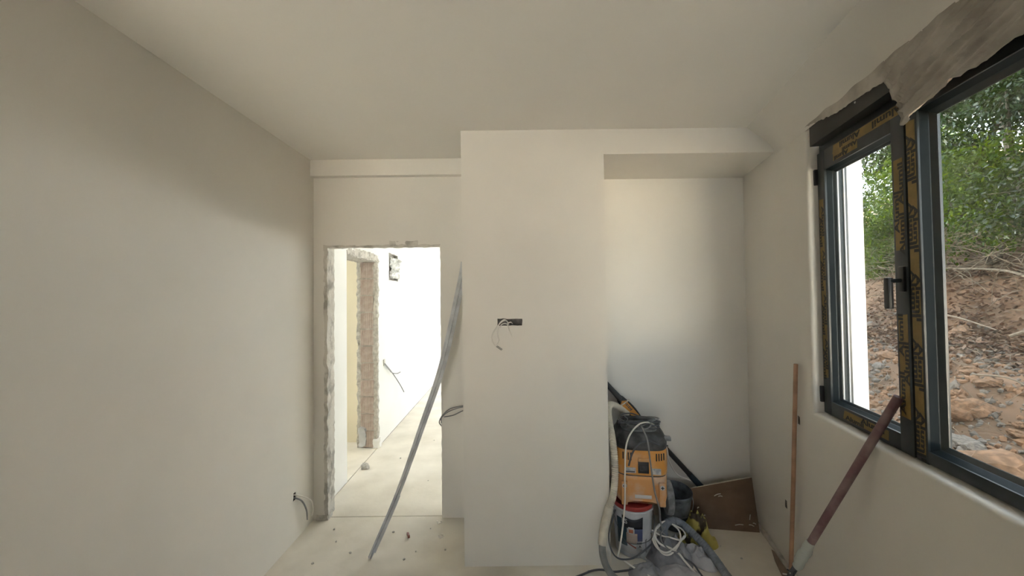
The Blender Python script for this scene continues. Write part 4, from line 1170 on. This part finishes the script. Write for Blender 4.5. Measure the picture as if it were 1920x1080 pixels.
def twig_bundle(name, n, srange, trange, length, r, seed, lift, label):
    g = random.Random(seed)
    vs_, fs = [], []
    for q in range(n):
        s, t = g.uniform(*srange), g.uniform(*trange)
        p = W(s, t, hz(s, t) + g.uniform(0.0, lift))
        d = Vector((g.uniform(-1, 1), g.uniform(-1, 1), g.uniform(-.25, .55))).normalized()
        L = length * g.uniform(.4, 1.3); rad = r * g.uniform(.5, 1.4)
        pts = [p]
        for k in range(4):
            d = (d + Vector((g.uniform(-.35, .35), g.uniform(-.35, .35), g.uniform(-.3, .2)))).normalized()
            pts.append(pts[-1] + d * L / 4)
        b = len(vs_)
        for i, c in enumerate(pts):
            e1 = d.orthogonal().normalized(); e2 = d.cross(e1)
            rr_ = rad * (1 - .18 * i)
            for k in range(3):
                a = 2.094 * k
                vs_.append(c + (e1 * math.cos(a) + e2 * math.sin(a)) * rr_)
        for i in range(4):
            for k in range(3):
                fs.append((b + i * 3 + k, b + i * 3 + (k + 1) % 3, b + i * 3 + 3 + (k + 1) % 3, b + i * 3 + 3 + k))
    me = bpy.data.meshes.new(name); me.from_pydata([tuple(v) for v in vs_], [], fs)
    for p in me.polygons: p.use_smooth = True
    o = obj(name, me, TWIG); o['kind'] = 'stuff'; tag(o, label, 'brushwood')
    return o
twig_bundle('brushwood', 1800, (3, 13), (4.0, 5.4), 0.7, 0.006, 5, 0.7, 'tangle of dry brushwood along the top of the bank')
twig_bundle('brushwood', 500, (3, 12), (2.4, 4.2), 0.4, 0.004, 6, 0.10, 'thin dry twigs strewn over the rubble slope')

# small broken stones, too many to count
def rubble(name, n, srange, trange, smin, smax, m, seed, label):
    g = np.random.default_rng(seed)
    bm = bmesh.new(); bmesh.ops.create_icosphere(bm, subdivisions=1, radius=1.0)
    bv = np.array([tuple(v.co) for v in bm.verts]); bf = np.array([[v.index for v in f.verts] for f in bm.faces]); bm.free()
    vs_ = np.zeros((n, len(bv), 3))
    for i in range(n):
        q, t = g.uniform(*srange), g.uniform(*trange)
        sz = smin + (smax - smin) * g.random() ** 2.5
        k = bv * (1 + g.uniform(-.35, .35, (len(bv), 1))) * g.uniform(.6, 1.3, (1, 3)) * sz
        vs_[i] = k + np.array(tuple(W(q, t, hz(q, t) + sz * .2)))
    f = (bf[None] + (np.arange(n) * len(bv))[:, None, None]).reshape(-1, 3)
    me = bpy.data.meshes.new(name); me.from_pydata(vs_.reshape(-1, 3).tolist(), [], f.tolist()); me.update()
    o = obj(name, me, m); o['kind'] = 'stuff'
    return tag(o, label, 'rubble')
rubble('rubble', 5000, (2.2, 11.5), (1.5, 3.9), .008, .05, ROCK1, 51, 'ochre earth clods and gravel strewn over the slope outside')
rubble('rubble', 3500, (2.2, 11.5), (2.2, 3.9), .008, .045, ROCK2, 52, 'grey broken stones strewn over the middle of the slope outside')

# fallen branches
def branch(pts, r, label):
    o = tube('fallen_branch', pts, lambda t: r * (1 - .6 * t), TWIG, None, 7, 6)
    return tag(o, label, 'branch')
def hp_(s, t, dz): return W(s, t, hz(s, t) + dz)
branch([hp_(4.6, 4.3, .15), hp_(5.4, 4.15, .18), hp_(6.2, 4.25, .22), hp_(7.4, 4.35, .16)], .026, 'long pale fallen branch along the top of the earth bank')
branch([hp_(5.6, 3.75, .12), hp_(5.2, 3.85, .30), hp_(4.7, 3.9, .38), hp_(4.0, 3.95, .22)], .022, 'crooked fallen branch above the dry leaf drift')
branch([hp_(7.2, 3.9, .05), hp_(6.4, 3.8, .25), hp_(5.7, 3.7, .2)], .016, 'thin fallen branch slanting across the bare earth')
branch([hp_(5.0, 2.9, .04), hp_(4.6, 2.95, .10), hp_(4.1, 2.85, .05)], .011, 'short fallen stick on the grey rubble')
branch([hp_(8.8, 4.1, .55), hp_(8.7, 3.95, .1), hp_(8.9, 3.85, -.35 + .3)], .015, 'pale bare root hanging down the earth face behind the casement')
bt = empty('plastic_bottle', hp_(7.55, 3.15, .08), 1.1, 'crushed clear plastic bottle with a blue cap on the rubble', 'bottle')
obj('body', lathe_mesh('body', [(0, -.13), (.038, -.128), (.042, -.11), (.040, 0), (.043, .06), (.03, .10), (.014, .125), (.014, .14), (0, .14)], 16), CLEARF, bt, rot=(math.pi / 2, 0, 0))
obj('cap', lathe_mesh('cap', [(0, .14), (.02, .14), (.02, .165), (0, .165)], 12), mat('blue_plastic_cap', (0.02, 0.06, 0.4), 0.4), bt, rot=(math.pi / 2, 0, 0))

# trees and shrubs
LEAF_A = leaf_mat('dark_glossy_leaves', [(0.0057, 0.0165, 0.0034), (0.0103, 0.0270, 0.0055), (0.0182, 0.0420, 0.0076), (0.0080, 0.0210, 0.0059)], 0.22, 0.28)
LEAF_B = leaf_mat('fresh_green_leaves', [(0.0172, 0.0432, 0.0043), (0.0390, 0.0816, 0.0072), (0.0702, 0.1152, 0.0086), (0.0203, 0.0528, 0.0058)], 0.42, 0.35)
LEAF_C = leaf_mat('olive_green_leaves', [(0.0091, 0.0180, 0.0045), (0.0171, 0.0302, 0.0077), (0.0285, 0.0432, 0.0117), (0.0114, 0.0216, 0.0077)], 0.25, 0.4)
def tree(name, s, t, height, spread, nleaf, m, label, seed, leaf=0.042, low=0.12, stems=1):
    g = np.random.default_rng(seed)
    base = W(s, t, hz(s, t) - 0.1)
    root = empty(name, base, 0, label, 'tree' if name == 'tree' else 'shrub', 'trees and shrubs on the slope')
    cl = []
    for q in range(stems):
        lean = Vector((g.uniform(-.35, .35), g.uniform(-.35, .35), 1)).normalized()
        pts = [Vector((0, 0, 0))]
        d = lean
        for k in range(6):
            d = (d + Vector((g.uniform(-.18, .18), g.uniform(-.18, .18), .15))).normalized()
            pts.append(pts[-1] + d * height * .82 / 6)
        r0 = 0.018 * height / stems ** .5 + .01
        tube('trunk', pts, lambda tt: r0 * (1 - .8 * tt), BARK, root, 8, 4)
        for k in range(9):
            i = int(g.integers(1, 7)); p = pts[i]
            a = g.uniform(0, 6.28)
            L = spread * g.uniform(.5, 1.0) * (1.15 - .5 * i / 6)
            e = p + Vector((math.cos(a) * L, math.sin(a) * L, g.uniform(-.05, .55) * L))
            mid = p.lerp(e, .5) + Vector((0, 0, .12 * L))
            if k < 6: tube('branch', [p, mid, e], lambda tt: r0 * .35 * (1 - .75 * tt) + .002, BARK, root, 6, 4)
            cl += [(e, .34 * spread), (mid, .34 * spread)]
        cl.append((pts[-1], .4 * spread)); cl.append((pts[-2], .42 * spread))
    for k in range(10):
        a = g.uniform(0, 6.28); rr_ = spread * math.sqrt(g.random()) * .8
        cl.append((Vector((math.cos(a) * rr_, math.sin(a) * rr_, height * g.uniform(low, .95))), .38 * spread))
    C_ = np.array([tuple(c) for c, _ in cl]); Rr = np.array([r for _, r in cl])
    idx = g.integers(0, len(cl), nleaf)
    dirs = g.normal(size=(nleaf, 3)); dirs /= np.linalg.norm(dirs, axis=1, keepdims=True)
    rad = Rr[idx] * g.random(nleaf) ** .45
    cen = C_[idx] + dirs * rad[:, None] * np.array([1, 1, .75])
    cen[:, 2] = np.maximum(cen[:, 2], height * low * g.random(nleaf))
    # leaf axis outward and drooping
    ax = dirs * .6 + g.normal(size=(nleaf, 3)) * .6; ax[:, 2] -= .35
    ax /= np.linalg.norm(ax, axis=1, keepdims=True)
    upv = g.normal(size=(nleaf, 3)) * .6; upv[:, 2] += 1.0
    sd = np.cross(ax, upv); sd /= np.linalg.norm(sd, axis=1, keepdims=True) + 1e-9
    L = leaf * g.uniform(.6, 1.3, nleaf)[:, None]
    V = np.stack([cen - ax * L, cen + sd * L * .42, cen + ax * L, cen - sd * L * .42], axis=1)
    f = quads('foliage', V, m, root)
    return root
TREES = [
    # name, s, t, height, spread, leaves, mat, label
    ('shrub', 5.4, 4.75, 1.9, 1.0, 9000, LEAF_C, 'olive shrub at the top of the bank right of the fixed pane', .036),
    ('shrub', 7.0, 4.75, 2.1, 1.1, 10000, LEAF_B, 'bright fresh-green shrub behind the left edge of the fixed pane', .038),
    ('shrub', 9.2, 4.75, 1.6, 1.0, 9000, LEAF_B, 'low yellow-green shrub behind the casement glass', .040),
    ('shrub', 11.2, 4.9, 2.0, 1.2, 9000, LEAF_C, 'olive shrub beside the white outer jamb seen through the casement', .045),
    ('tree', 6.0, 6.2, 4.6, 1.7, 19000, LEAF_A, 'dark glossy-leaved tree filling the upper fixed pane', .046),
    ('tree', 8.2, 6.4, 4.8, 1.8, 19000, LEAF_A, 'dark leafy tree behind the mullion', .048),
    ('tree', 10.6, 6.6, 5.0, 1.9, 17000, LEAF_B, 'light green tree filling the top of the casement glass', .052),
    ('tree', 4.6, 6.8, 4.4, 1.5, 12000, LEAF_A, 'dark tree on the slope nearest the camera side', .050),
    ('tree', -0.6, 4.6, 5.4, 1.7, 14000, LEAF_A, 'unseen dark tree at the near end of the slope, added to block sky light', .060),  # this and the next two are unseen, added to block low sky
    ('tree', 1.0, 4.8, 5.6, 1.7, 14000, LEAF_C, 'unseen olive tree on the slope opposite the window, added to block sky light', .060),
    ('tree', 2.6, 5.4, 5.6, 1.6, 14000, LEAF_A, 'unseen dark tree on the slope before the fixed pane, added to block sky light', .060),
    ('tree', 7.2, 8.4, 6.2, 2.4, 32000, LEAF_C, 'tall olive tree higher up the slope behind the fixed pane', .065),
    ('tree', 10.2, 9.0, 6.6, 2.6, 32000, LEAF_A, 'tall dark tree higher up the slope behind the mullion', .070),
    ('tree', 5.0, 9.0, 6.4, 2.5, 30000, LEAF_A, 'tall dark tree higher up the slope behind the right edge of the fixed pane', .075),
    ('tree', 13.5, 7.6, 6.2, 2.6, 30000, LEAF_C, 'tall olive tree far left on the slope behind the casement', .070),
]
for i, (nm, s, t, h, sp_, nl, m, lab, lf) in enumerate(TREES):
    tree(nm, s, t, h, sp_, nl, m, lab, 100 + i, lf, .02 if nm == 'shrub' else .10, 2 if nm == 'shrub' else 1)
